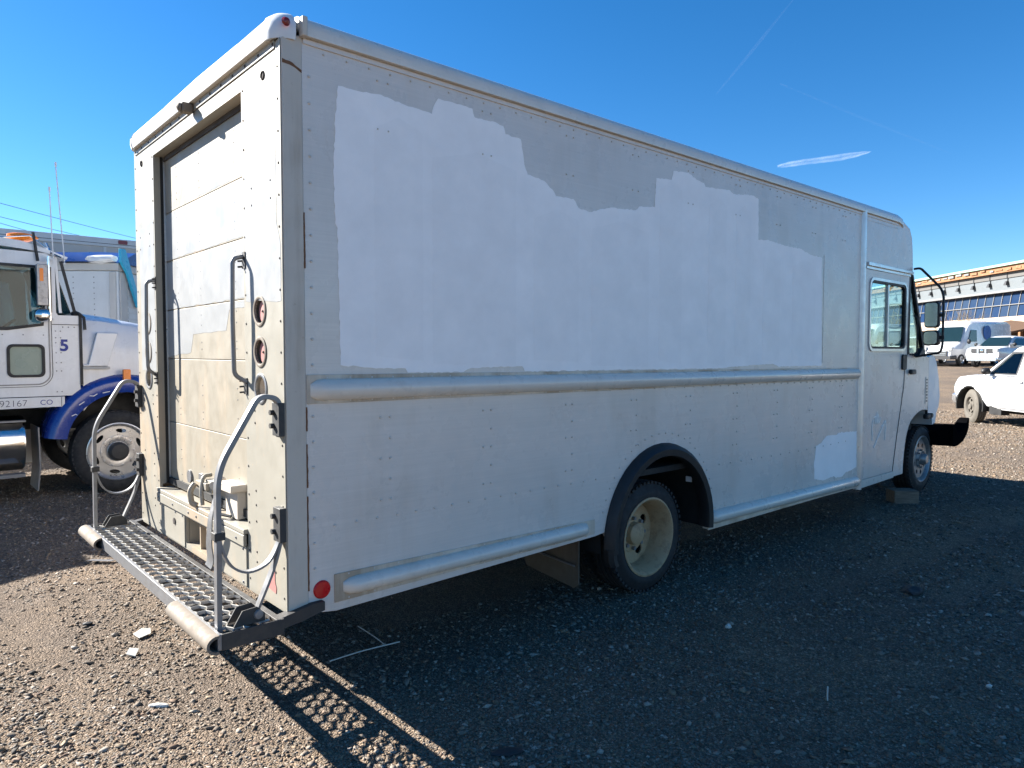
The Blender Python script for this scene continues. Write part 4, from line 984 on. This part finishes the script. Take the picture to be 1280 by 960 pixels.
b = nb(); lathe(b, [(.19+.014*math.cos(t), .014*math.sin(t)) for t in [2*math.pi*i/8 for i in range(8)]], (0, 0, 0), 'z', 20, close=True)
for v in b.verts: v.co = Matrix.Translation((-.12, 8.75, 2.05)) @ Matrix.Rotation(R(-40), 4, 'Y') @ v.co
sb('steering_wheel', b, M_black)
b = nb(); box(b, -1.2, -.7, 7.2, 7.8, 1.6, 1.8); box(b, -1.3, -1.1, 7.2, 7.8, 1.8, 2.5); box(b, -1.2, -.7, 8.5, 9.1, 1.6, 1.8); box(b, -1.3, -1.1, 8.5, 9.1, 1.8, 2.5); sb('seat', b, M_carplastic, bevel=.05)
b = nb(); loft(b, [[(-.05, y, 1.5), (.25, y, 1.6), (.35, y, 2.12), (.0, y, 2.05), (-.1, y, 1.85)] for y in (SR+.1, SL-.1)]); sb('dashboard', b, M_carplastic)
# load body behind the cab
b = nb(); loft(b, [[(-2.2, y, 1.15), (-6.3, y, 1.15), (-6.5, y, 2.5), (-2.1, y, 2.5)] for y in (SR+.02, SL-.02)]); lb = sb('dump_body', b, M_trailer, bevel=.02)

# ------------------------------------------------------------------ box truck and trailer behind
bt = thing('box_truck', 'grey-white box truck with dark blue roof fairing behind the semi', 'truck', (1.82, 11.05, -.05), R(-40))
# local: u = along the wide riveted wall (to -x), v = depth
b = nb(); box(b, -3.6, 0, 0, 2.4, .32, 3.22); bx = build('box_body', b, M_boxw, bt, bevel=.02)  # bottom edge brought down low to block sun passing underneath
b = nb(); box(b, -3.62, .02, -.02, 2.42, 3.221, 3.36); build('box_top_rail', b, M_trailer, bt, bevel=.02)
for x in (-.09, -1.1):
    b = nb(); box(b, x-.05, x+.06, -.025, -.001, .95, 3.2); build('box_post', b, M_trailer, bt, bevel=.006)
b = nb(); box(b, .001, .02, .05, .28, .95, 3.2); build('box_post', b, M_trailer, bt, bevel=.006)
b = nb(); 
for i in range(16): box(b, .001, .014, .32, 1.3, 1.4+.11*i, 1.4+.11*i+.085)
o = build('louvered_door', b, M_boxw, bt); 
b = nb(); box(b, .001, .03, 1.5, 1.8, .95, 3.1); build('box_post', b, M_rubberguard, bt)
b = nb()
for x in (-.13, -.42, -.78, -1.2, -1.6):
    for i in range(20): dome(b, (x, -.001, 1.3+.095*i), .012, .006, 'y', -1, 6)
o = build('box_rivets', b, M_steel, bt); o['kind'] = 'stuff'
# fairing: swept dark blue shell with teal edge, rising over the roof
b = nb(); loft(b, [[(-1.75, -.15, 3.37), (-1.75, 2.3, 3.37), (-1.70, 2.3, 3.55), (-1.70, -.1, 3.52)], [(-.5, -.10, 3.37), (-.5, 2.3, 3.37), (-.45, 2.3, 3.62), (-.45, .25, 3.58)], [(.05, .0, 3.36), (.05, 2.3, 3.36), (.05, 2.3, 3.62), (.05, .55, 3.60)]]); build('roof_fairing', b, M_dblue, bt, smooth=30)
b = nb(); prism(b, [(-.06, 3.37), (-.06, 3.60), (.10, 3.61), (.66, 2.60), (.50, 2.60), (.16, 3.18)], 'x', .05, .10); build('fairing_wing', b, M_teal, bt, smooth=30, bevel=.01)
b = nb(); blob(b, (-.25, -.03, 3.42), (.28, .08, .08), 2, .2); build('folded_tarp', b, M_white, bt)
for x, y in ((-.6, .05), (-.6, 2.1), (-2.9, .05), (-2.9, 2.1)):
    b = nb(); lathe(b, [(.0, 0), (.5, 0), (.5, .25), (0, .25)], (x, y, .5), 'y', 24); build('wheel', b, M_tyre, bt)
b = nb(); box(b, -3.5, 0, .3, 2.1, .2, .318); build('chassis', b, M_under, bt)
tr = thing('box_trailer', 'long pale grey box trailer standing furthest back at left', 'trailer', (3.9, 16.0, 0))
b = nb(); box(b, -14, 0, 0, 2.5, 1.15, 4.22); build('trailer_body', b, M_trailer, tr)
b = nb(); box(b, -14.02, .02, -.03, 2.53, 4.221, 4.43); build('trailer_top_rail', b, M_boxw, tr, bevel=.02)
b = nb(); box(b, -14.02, .02, -.034, -.0301, 4.29, 4.30); build('trailer_rail_seam', b, M_under, tr)
for x in (-.05, -1.2, -2.4, -3.6):
    b = nb(); box(b, x-.06, x, -.02, -.001, 1.2, 4.215); build('trailer_post', b, M_boxw, tr)
for x in (-.95, -5):
    b = nb(); prism(b, rrect(x, x+.2, 4.31, 4.40, .02, 2), 'y', -.05, -.0305); build('marker_lamp', b, M_dred, tr)
for x in (-1.2, -2.4):
    for y in (.1, 2.15):
        b = nb(); lathe(b, [(0, 0), (.5, 0), (.5, .25), (0, .25)], (x, y, .46), 'y', 24); build('wheel', b, M_tyre, tr)
b = nb(); box(b, -13.8, -.2, .5, 2, .85, 1.149); box(b, -12, -11.8, .5, .7, -.04, .9); box(b, -12, -11.8, 1.8, 2, -.04, .9); build('chassis', b, M_under, tr)

# power lines far behind at the left, with the poles that carry them
wires = [((0.72, 23.1, 6.31), (14.88, 39.0, 7.06)), ((0.98, 23.1, 5.85), (10.32, 39.0, 7.35)), ((1.18, 23.1, 5.64), (6.9, 39.0, 7.42))]
M_wire = flat('distant_wire', (.10, .12, .15), .7)
for nm, (a, c) in zip(('highest', 'middle', 'lowest'), wires):
    b = nb(); P = [Vector(a).lerp(Vector(c), t/12)-Vector((0, 0, .12*math.sin(math.pi*t/12))) for t in range(13)]; tube(b, P, .009, 5)
    setp(build('power_line', b, M_wire), f'{nm} of the three thin power lines in the sky at upper left', 'power line', 'power lines over the trailers')

# ------------------------------------------------------------------ PARKED VEHICLES at the right
def car_wheel(parent, c, s, Ro, w, dusty=False, name='wheel', steer=0):
    b = nb(); tyre_mesh(b, (0, 0, 0), Ro, w, s, Ro*.58, False); ty = build(name, b, M_dtyre if dusty else M_tyre, parent, loc=c); ty.rotation_euler.z = steer
    b = nb(); rim_disc(b, (0, 0, 0), Ro*.58, .03, s, 5, .03, Ro*.36, 0, .05); lathe(b, [(0, -.01*s), (.06, 0), (.07, .03*s)], (0, 0, 0), 'y', 16); build('rim', b, M_dtyre if dusty else M_alurim, ty)
    return ty
def carve(o, fn):
    """cut a solid out of a part and keep the plain result"""
    c = nb(); fn(c); k = build('cutter', c, M_under, o.parent)
    m = o.modifiers.new('cut', 'BOOLEAN'); m.object = k; m.operation = 'DIFFERENCE'; m.solver = 'EXACT'
    bpy.context.view_layer.update()
    me = bpy.data.meshes.new_from_object(o.evaluated_get(bpy.context.evaluated_depsgraph_get()))
    o.modifiers.clear(); old = o.data; o.data = me; me.name = o.name
    bpy.data.objects.remove(k); bpy.data.meshes.remove(old)
    me.polygons.foreach_set('use_smooth', [True]*len(me.polygons)); me.set_sharp_from_angle(angle=R(40))
# compact pickup: local +x = nose, +y = left flank towards the camera
pk_h = math.atan2(.748, .663)+R(1.5)
pk_front = Vector((16.38, 1.9, .215)); hv = Vector((math.cos(pk_h), math.sin(pk_h), 0)); lv = Vector((-hv.y, hv.x, 0))
ploc = pk_front-hv*2.8-lv*.83; ploc.z = .185
pick = thing('pickup_truck', 'white compact pickup with dusty front tyre, cut off by the right edge', 'pickup truck', ploc, pk_h)
def sec(x, pts): return [(x, y, z) for y, z in pts]+[(x, -y, z) for y, z in pts[::-1]]
def body_sec(x, w, zb, zt, sh=.05):
    return sec(x, [(w-.06, zb), (w, zb+.12), (w+.02, (zb+zt)/2), (w-.01, zt-.12), (w-sh, zt-.03), (w-.20, zt)])
def ark(x0, r): return None
b = nb(); loft(b, [body_sec(.74, .85, .38, 1.10), body_sec(.9, .85, .36, 1.10), body_sec(2.0, .85, .36, 1.09), body_sec(2.2, .85, .40, 1.08), body_sec(2.9, .85, .46, 1.06, .03), body_sec(3.22, .84, .48, 1.025, .04), body_sec(3.37, .80, .50, .98, .06), body_sec(3.42, .76, .55, .88, .10)])
bod = build('body', b, M_carw, pick, smooth=40)
for s in (1, -1): carve(bod, lambda c: lathe(c, [(0, .55*s), (.425, .55*s), (.425, 1.0*s), (0, 1.0*s)], (2.8, 0, .38), 'y', 32))
for xw in (-.0, 2.8):
    for s in (1, -1):
        b = nb(); lathe(b, [(r, .845*s+h*s) for r, h in ((.415, -.25), (.415, .016), (.43, .024), (.445, .016), (.445, -.02), (.43, -.25))], (xw, 0, .38), 'y', 28, -12, 192); build('wheel_arch', b, [M_under], pick, smooth=50)
        car_wheel(pick, (xw, s*.845, .37), -s, .37, .22, True, steer=R(-14) if xw > 1 else 0)
# cab glasshouse
def gsec(z, x0, x1, w): return [(x0, w, z), (x1, w, z), (x1+.05, w*.6, z), (x1+.07, 0, z), (x1+.05, -w*.6, z), (x1, -w, z), (x0, -w, z)]
b = nb(); loft(b, [gsec(1.60, .35, 1.27, .63), gsec(1.66, .40, 1.18, .60), gsec(1.69, .5, 1.05, .48)]); build('cab_roof', b, M_carw, pick, smooth=50)
for s in (1, -1):
    b = nb(); prism(b, [(.02, 1.07), (1.95, 1.07), (1.93, 1.08), (1.31, 1.60), (1.25, 1.64), (.33, 1.62), (.2, 1.5)], 'y', 0, .04, [[(1.02, 1.11), (1.66, 1.11), (1.72, 1.125), (1.33, 1.515), (1.07, 1.53)], [(.32, 1.12), (.82, 1.12), (.84, 1.54), (.46, 1.54)]])
    for v in b.verts: v.co.y = s*(.845-v.co.y-(v.co.z-1.07)*.42)
    build('door_frame', b, M_carw, pick, smooth=20)
    for q in ([(1.01, 1.10), (1.74, 1.10), (1.34, 1.525), (1.06, 1.54)], [(.31, 1.11), (.83, 1.11), (.85, 1.55), (.45, 1.55)]):
        b = nb(); prism(b, q, 'y', .012, .018)
        for v in b.verts: v.co.y = s*(.845-v.co.y-(v.co.z-1.07)*.42)
        build('side_window', b, M_dglass, pick)
    b = nb(); prism(b, [(.98, 1.085), (1.82, 1.085), (1.36, 1.555), (1.03, 1.56)], 'y', -.003, .002, [[(1.025, 1.112), (1.66, 1.112), (1.71, 1.127), (1.33, 1.512), (1.072, 1.528)]])
    for v in b.verts: v.co.y = s*(.845-v.co.y-(v.co.z-1.07)*.42)
    build('window_seal', b, M_black, pick)
    b = nb(); blob(b, (1.72, s*.95, 1.15), (.07, .10, .075), 2); build('mirror', b, M_black, pick)
    b = nb(); bar(b, fillet([(.72, s*.872, 1.06), (.70, s*.872, .55), (.78, s*.872, .44), (1.75, s*.872, .44), (1.95, s*.872, .62), (1.93, s*.872, 1.06)], .1), .008, .006, (0, 1, 0)); build('door_seam', b, M_trailer, pick)
    b = nb(); bar(b, fillet([(.42, s*.872, 1.08), (.40, s*.872, .7), (.3, s*.868, .42)], .1), .012, .006, (0, 1, 0)); build('bed_seam', b, M_trailer, pick)
    b = nb(); prism(b, rrect(.80, .93, .94, .985, .015, 2), 'y', min(s*.868, s*.885), max(s*.868, s*.885)); build('door_handle', b, M_trailer, pick)
    b = nb(); prism(b, rrect(2.16, 2.30, .965, .985, .005, 2), 'y', min(s*.862, s*.868), max(s*.862, s*.868)); build('fender_badge', b, M_trailer, pick)
    b = nb(); box(b, 3.2, 3.43, min(s*.60, s*.80), max(s*.60, s*.80), .68, .84); build('headlamp', b, M_glass, pick, bevel=.03)
b = nb(); loft(b, [[(1.95, y*1.0, 1.085), (1.30, y*.78, 1.60), (1.31, y*.78, 1.61), (1.96, y, 1.095)] for y in (-.80, 0, .80)]); build('windscreen', b, M_dglass, pick)
b = nb(); loft(b, [sec(3.25, [(.84, .42), (.86, .48), (.86, .60), (.8, .64)]), sec(3.44, [(.78, .42), (.82, .48), (.82, .60), (.75, .64)]), sec(3.50, [(.6, .44), (.62, .48), (.62, .58), (.6, .62)])]); build('front_bumper', b, M_alurim, pick, smooth=40)
b = nb(); box(b, -1.6, 3.0, -.55, .55, .28, .42); box(b, 1.9, 2.25, .62, .80, .25, .42); build('underbody', b, M_under, pick)
# load bed
b = nb()
for s in (1, -1): prism(b, [(-1.62, .48), (-.48, .46), (-.45, .75), (-.2, .9), (.2, .9), (.45, .75), (.48, .42), (.72, .40), (.72, 1.10), (-1.62, 1.10)], 'y', s*.84, s*.78)
box(b, -1.62, .72, -.77, .77, .58, .62); box(b, -1.68, -1.625, -.84, .84, .5, 1.1); build('load_bed', b, M_carw, pick, bevel=.01)
for o in pick.children:
    if o.name.split('.')[0] in ('cab_roof', 'door_frame', 'side_window', 'window_seal', 'mirror', 'door_seam', 'bed_seam', 'door_handle', 'windscreen'): o.location.x += .45

# vans and pickups parked in a row, noses towards -x
def van_front(label, loc, rz, kind):
    if kind == 'van':
        t = thing('cargo_van', label, 'van', loc, rz, 'vehicles parked in the far row')
        def vs(x, w, zb, zt, k): return sec(x, [(w-.05, zb), (w, zb+.2), (w, zb+.6), (w-.02*k, zt*.65), (w-.12*k, zt-.15), (w-.3*k, zt)])
        b = nb(); loft(b, [vs(-4.2, 1.0, .45, 2.65, 1), vs(-4.1, 1.02, .4, 2.72, 1), vs(.2, 1.02, .4, 2.72, 1), vs(.6, 1.02, .4, 2.6, 1.1), vs(.78, 1.02, .4, 2.42, 1.2), vs(1.45, .99, .4, 1.42, 1.0), vs(1.55, .98, .4, 1.36, 1.0), vs(2.25, .9, .4, 1.08, 1), vs(2.38, .8, .45, .9, 1)]); build('body', b, M_carw, t, smooth=40)
        wz0, wz1, wx0, wx1, ww0, ww1 = 1.46, 2.34, 1.44, .86, .86, .72
        gx, gzl, gzh, gw = 2.40, .55, .88, .62
        hz = (.90, 1.10)
    else:
        t = thing('pickup_truck', label, 'pickup truck', loc, rz, 'vehicles parked in the far row')
        def vs(x, w, zb, zt, k): return sec(x, [(w-.05, zb), (w, zb+.2), (w, zb+.4), (w-.02*k, zt*.8), (w-.08*k, zt-.06), (w-.22*k, zt)])
        b = nb(); loft(b, [vs(-3.0, .92, .5, 1.2, 1), vs(-1.0, .92, .45, 1.2, 1), vs(1.2, .92, .45, 1.2, 1), vs(2.1, .9, .5, 1.14, 1), vs(2.3, .86, .5, 1.0, 1)]); build('body', b, M_carw, t, smooth=40)
        b = nb(); loft(b, [vs(-1.2, .84, .9, 1.70, 3), vs(-1.0, .86, .9, 1.80, 3), vs(.1, .86, .9, 1.80, 3), vs(.35, .86, .9, 1.74, 3), vs(1.15, .86, .9, 1.18, 1)]); build('cab', b, M_carw, t, smooth=30)
        wz0, wz1, wx0, wx1, ww0, ww1 = 1.22, 1.70, 1.13, .42, .74, .58
        gx, gzl, gzh, gw = 2.31, .82, 1.06, .55
        hz = (.85, 1.05)
    b = nb(); loft(b, [[(wx0+.03, y*ww0, wz0), (wx1+.03, y*ww1, wz1), (wx1, y*ww1, wz1+.01), (wx0, y*ww0, wz0)] for y in (-1, -.5, 0, .5, 1)]); build('windscreen', b, M_winc, t, smooth=40)
    for s in (1, -1):
        w = 1.02 if kind == 'van' else .865
        q = [(-.05, 1.45), (.95, 1.42), (.55, 2.15), (-.05, 2.15)] if kind == 'van' else [(-.9, 1.25), (.8, 1.25), (.2, 1.65), (-.85, 1.65)]
        b = nb(); prism(b, q, 'y', 0, .02)
        for v in b.verts: v.co.y = s*(w-v.co.y+.012-(max(0, v.co.z-1.4)*.06 if kind == 'van' else (v.co.z-1.2)*.35-.03))
        build('side_window', b, M_winc, t)
        b = nb(); blob(b, (1.1 if kind == 'van' else .95, s*(w+.14), 1.45 if kind == 'van' else 1.3), (.08, .11, .16 if kind == 'van' else .1), 2); build('mirror', b, M_black, t)
        b = nb(); box(b, gx-.25, gx+.02, min(s*gw, s*(gw+.26)), max(s*gw, s*(gw+.26)), *hz); build('headlamp', b, M_lampg, t, bevel=.03)
        for xw in (-2.4, 1.5) if kind == 'van' else (-1.9, 1.45): car_wheel(t, (xw, s*(w-.02), .36), -s, .36, .22)
    b = nb(); box(b, gx-.06, gx+.03, -gw, gw, gzl, gzh); gr = build('grille', b, M_carplastic, t, bevel=.02)
    if kind == 'van':
        for z in (.62, .72, .82):
            b = nb(); box(b, gx+.03, gx+.045, -gw*.9, gw*.9, z, z+.03); build('grille_bar', b, M_alurim, gr)
    else:
        for y in (-.2, .2):
            b = nb(); box(b, gx+.03, gx+.05, y-.05, y+.05, gzl, gzh); build('grille_bar', b, M_alurim, gr)
        b = nb(); lathe(b, [(0, .06), (.08, .05), (.09, .03)], (gx, 0, .94), 'x', 16); build('grille_emblem', b, M_chrome, gr)
    b = nb(); loft(b, [sec(gx-.3, [(w-.02, .38), (w, .45), (w, .55), (w-.05, .62)]), sec(gx+.08, [(gw+.2, .38), (gw+.22, .45), (gw+.22, .52), (gw+.18, .56)])]); build('front_bumper', b, M_carplastic if kind == 'van' else M_alurim, t, smooth=40)
    return t
M_winc = paint('car_window_glass', (.008, .02, .024), .06, 0)
M_lampg = paint('headlamp_lens', (.45, .46, .46), .12, 0)
RZ = math.atan2(.2, -.979)
def far(px_y, x): return (x, px_y, float(gz(x, px_y)))
v1 = van_front('white high-roof cargo van facing us with a blue disc on its side', far(11.6, 48.6), RZ, 'van')
b = nb(); lathe(b, [(0, .0), (.45, -.001), (.45, -.012), (0, -.012)], (-1.2, 1.035, 2.0), 'y', 24); build('blue_disc', b, flat('blue_disc_paint', (.01, .09, .30), .5), v1)
van_front('white pickup with a chrome-barred dark grille parked beside the cargo van', far(8.8, 46.8), RZ, 'pickup')
van_front('white vehicle half hidden behind the step van mirrors', far(14.3, 49.2), RZ, 'pickup')
van_front('white van seen through the step van cab window, behind its mirror side', far(17.6, 50.5), RZ, 'van')
van_front('white pickup seen through the step van side window', far(20.6, 51), RZ, 'pickup')
van_front('white van seen leftmost through the step van side window', far(23.6, 52), RZ, 'van')

# ------------------------------------------------------------------ BUILDING at the right
F2 = Vector((.663, .748, 0)).normalized(); R2 = Vector((F2.y, -F2.x, 0))
bo = Vector((-1.3467, -3.0442, 0))+R2*51
bz = float(gz(80, 20))-.02
bld = thing('warehouse', 'long warehouse under construction with slanted band of blue glass and raw wood eaves', 'building', (bo.x, bo.y, 0), math.atan2(F2.y, F2.x))
# local: +x along the facade (away), -y behind the facade, z absolute
X0, X1 = 52, 150
M_lum = paint('raw_wood_eaves', (.24, .11, .045), .7, .5, (.36, .28, .2), 1.2, streak=False)
M_mint = flat('mint_roof_membrane', (.30, .44, .33), .6)
M_wht = flat('white_facade_panel', (.13, .143, .15), .5)
M_gry = flat('grey_facade_panel', (.11, .103, .095), .6)
M_beige = flat('beige_base_panel', (.42, .33, .25), .7)
M_pane = paint('blue_facade_glass', (.012, .026, .065), .10, .4, (.05, .065, .09), .25, streak=False)
_n = M_pane.node_tree; _b = _n.nodes['Principled BSDF']; _o = _n.nodes.new('ShaderNodeObjectInfo'); _l = _b.inputs['Base Color'].links[0].from_socket
_n.links.new(mixc(_n, math_n(_n, 'MULTIPLY', _o.outputs['Random'], .8), _l, (.035, .05, .075)), _b.inputs['Base Color'])
M_pane.node_tree.nodes['Principled BSDF'].inputs['Specular IOR Level'].default_value = .35
M_mull = flat('pale_mullion_paint', (.20, .197, .19), .5)
M_brown = flat('dark_brown_wall', (.10, .055, .03), .8)  # plain dark brown of the back wall and canopy
Z0 = 1.55
for nm, z0, z1, y0, y1, m in (('roof_membrane', 10.58, 10.8, -3, 1.0, M_mint), ('eave_board', 9.95, 10.575, -2, .75, M_lum), ('grey_band', 9.38, 9.945, -2.2, .35, M_gry), ('lamp_band', 8.16, 9.375, -2.2, .25, M_wht), ('glass_head', 7.95, 8.155, -2.2, .36, M_mull), ('base_panel', 4.42, 5.45, -2, .15, M_beige), ('rear_wall', Z0, 10.5, -26, -24, M_beige)):
    b = nb(); box(b, X0, X1, y0, y1, z0, z1); build(nm, b, m, bld)
b = nb(); loft(b, [[(x, -30, 13.2), (x, .9, 10.79), (x, .9, 10.82), (x, -30, 13.3)] for x in (X0, X1)]); build('roof', b, M_mint, bld)
b = nb(); box(b, X0, X1, -8, -7.8, Z0, 4.41); build('back_wall', b, M_brown, bld)
me_pane = None
def cpy(o, dx):
    c = o.copy(); COL.objects.link(c); c.parent = bld; c.location.x += dx; return c
n = 0; step = 1.32; pane = pane2 = mull = lamp = tie = post_ = None
x = X0
while x < X1-1:
    if pane is None:
        b = nb(); loft(b, [[(xx, .17, 5.45), (xx, -.03, 6.62), (xx, -.06, 6.62), (xx, .14, 5.45)] for xx in (X0+.06, X0+step-.06)]); pane = build('glass_pane', b, M_pane, bld)
        b = nb(); loft(b, [[(xx, -.04, 6.70), (xx, -.24, 7.95), (xx, -.27, 7.95), (xx, -.07, 6.70)] for xx in (X0+.06, X0+step-.06)]); pane2 = build('glass_pane', b, M_pane, bld)
        b = nb(); loft(b, [[(xx, .24, 5.45), (xx, -.17, 7.95), (xx, -.3, 7.95), (xx, .10, 5.45)] for xx in (X0-.03, X0+.03)]); mull = build('mullion', b, M_mull, bld)
        b = nb(); box(b, X0-.03, X0+.03, .251, .34, 9.05, 9.376); loft(b, [[(X0-.10, .26, 9.05), (X0+.10, .26, 9.05), (X0+.10, .5, 9.05), (X0-.10, .5, 9.05)], [(X0-.2, .26, 8.65), (X0+.2, .26, 8.65), (X0+.2, .62, 8.65), (X0-.2, .62, 8.65)]]); lamp = build('wall_lamp', b, M_gry2 if False else M_carplastic, bld)
        b = nb(); box(b, X0-.05, X0+.05, .3501, .40, 9.385, 9.945); tie = build('band_rib', b, M_carplastic, bld)
        b = nb(); box(b, X0-.15, X0+.15, -.4, -.1, Z0, 4.41); post_ = build('column', b, M_lum, bld)
    else:
        for q in (pane, pane2, mull): cpy(q, x-X0)
        if n % 2 == 0: cpy(lamp, x-X0); cpy(tie, x-X0)
        if n % 3 == 0: cpy(post_, x-X0)
    x += step; n += 1
b = nb(); box(b, X0, X1, .0, .12, 6.625, 6.695); build('transom', b, M_mull, bld)
# uneven wrapped ends of the roof boards
for i in range(int((X1-X0)/1.32)):
    b = nb(); x = X0+1.32*i; z = random.uniform(10.1, 10.3); box(b, x+.1, x+random.uniform(.5, 1.2), .751, .80+random.uniform(0, .12), z, z+random.uniform(.12, .26))
    build('eave_wrap', b, M_mull if random.random() < .6 else M_lum, bld)
b = nb(); loft(b, [[(66.5, 1.0, 4.4), (71.5, 1.0, 5.0), (71.5, 5, 4.2), (66.5, 5, 3.6)], [(66.5, 1.0, 4.2), (71.5, 1.0, 4.8), (71.5, 5, 4.0), (66.5, 5, 3.4)]]); build('entrance_canopy', b, M_brown, bld)
# bare bush in front of the facade
def bush(label, loc, h):
    t = thing('bare_bush', label, 'bush', loc, 0)
    b = nb()
    def br(p, d, L, r, k):
        e = p+d*L; tube(b, [p, (p+e)/2+Vector((random.uniform(-.05, .05),)*3), e], r, 4)
        if k:
            for _ in range(3): br(p.lerp(e, random.uniform(.4, 1)), (d+Vector((random.uniform(-.7, .7), random.uniform(-.7, .7), random.uniform(-.1, .5)))).normalized(), L*.6, r*.6, k-1)
    for i in range(7): br(Vector((random.uniform(-.3, .3), random.uniform(-.3, .3), 0)), Vector((random.uniform(-.5, .5), random.uniform(-.5, .5), 1)).normalized(), h*.5, .03, 3)
    build('branches', b, M_lum2, t)
M_lum2 = flat('dry_twig_bark', (.24, .18, .11), .8)
pb = Vector((-1.3467, -3.0442, 0))+F2*66+R2*41.5; bush('bare tan bush behind the white cargo van roof', (pb.x, pb.y, float(gz(pb.x, pb.y))), 5.0)
pb = Vector((-1.3467, -3.0442, 0))+F2*70+R2*37.5; bush('bare tan bush seen through the step van window', (pb.x, pb.y, float(gz(pb.x, pb.y))), 4.6)

# ------------------------------------------------------------------ thin clouds: short bright contrail and two faint ones
def contrail(label, a, c, w, dens, seed):
    m, n_, bs, o = nt('contrail_vapour_%s' % seed)
    n_.nodes.remove(bs)
    d = n_.nodes.new('ShaderNodeBsdfDiffuse'); d.inputs[0].default_value = (.9, .9, .92, 1)
    tl = n_.nodes.new('ShaderNodeBsdfTranslucent'); tl.inputs[0].default_value = (.9, .9, .92, 1)
    ad = n_.nodes.new('ShaderNodeAddShader'); n_.links.new(d.outputs[0], ad.inputs[0]); n_.links.new(tl.outputs[0], ad.inputs[1])
    tr_ = n_.nodes.new('ShaderNodeBsdfTransparent'); mx = n_.nodes.new('ShaderNodeMixShader')
    lw = n_.nodes.new('ShaderNodeLayerWeight'); lw.inputs[0].default_value = .35
    fc = math_n(n_, 'SUBTRACT', 1.0, lw.outputs['Facing']); fc = math_n(n_, 'POWER', fc, 2.2)
    nz = ramp(n_, noise(n_, .012, 6, .7), [(.32, (.25,)*3), (.70, (1,)*3)])
    n_.links.new(math_n(n_, 'MULTIPLY', math_n(n_, 'MULTIPLY', fc, nz), dens), mx.inputs[0])
    n_.links.new(tr_.outputs[0], mx.inputs[1]); n_.links.new(ad.outputs[0], mx.inputs[2]); n_.links.new(mx.outputs[0], o.inputs[0])
    a, c = Vector(a), Vector(c); b = nb(); k = 24; secs = []
    t0 = (c-a).normalized(); s0 = t0.cross(Vector((0, 0, 1))).normalized(); u0 = s0.cross(t0)
    for i in range(k+1):
        t = i/k; r = w*(math.sin(math.pi*min(1, .04+t*.96))**.5+.02)*(1+.25*math.sin(9*t+seed)*.5+random.uniform(-.05, .05)); p = a.lerp(c, t)+u0*(.25*math.sin(5*t+seed)+random.uniform(-.05, .05))*w
        secs.append([tuple(p+s0*r*math.cos(2*math.pi*j/12)+u0*r*math.sin(2*math.pi*j/12)) for j in range(12)])
    loft(b, secs); o_ = build('contrail', b, m, None, smooth=180, kind='stuff'); o_['label'] = label; o_['category'] = 'cloud'
    return o_
def skyp(u, v, dist):
    rt = Vector((math.sin(yaw), -math.cos(yaw), 0)); up = rt.cross(fwd)
    d = (fwd+rt*(u-640)/888.44-up*(v-480)/888.44).normalized(); return Vector(cam_o.location)+d*dist
SKYC = [((1912.9, 1043.8, 707.6), None)]
contrail('short bright white contrail low in the sky over the van roof', skyp(972, 209, 5200), skyp(1089, 189, 5200), 22, .12, 1)
contrail('faint straight contrail slanting down to the right in the sky', skyp(975, 105, 5600), skyp(1188, 192, 5600), 10, .014, 2)
contrail('faint contrail rising steeply at the top edge of the sky', skyp(895, 118, 5600), skyp(995, -4, 5600), 10, .008, 3)
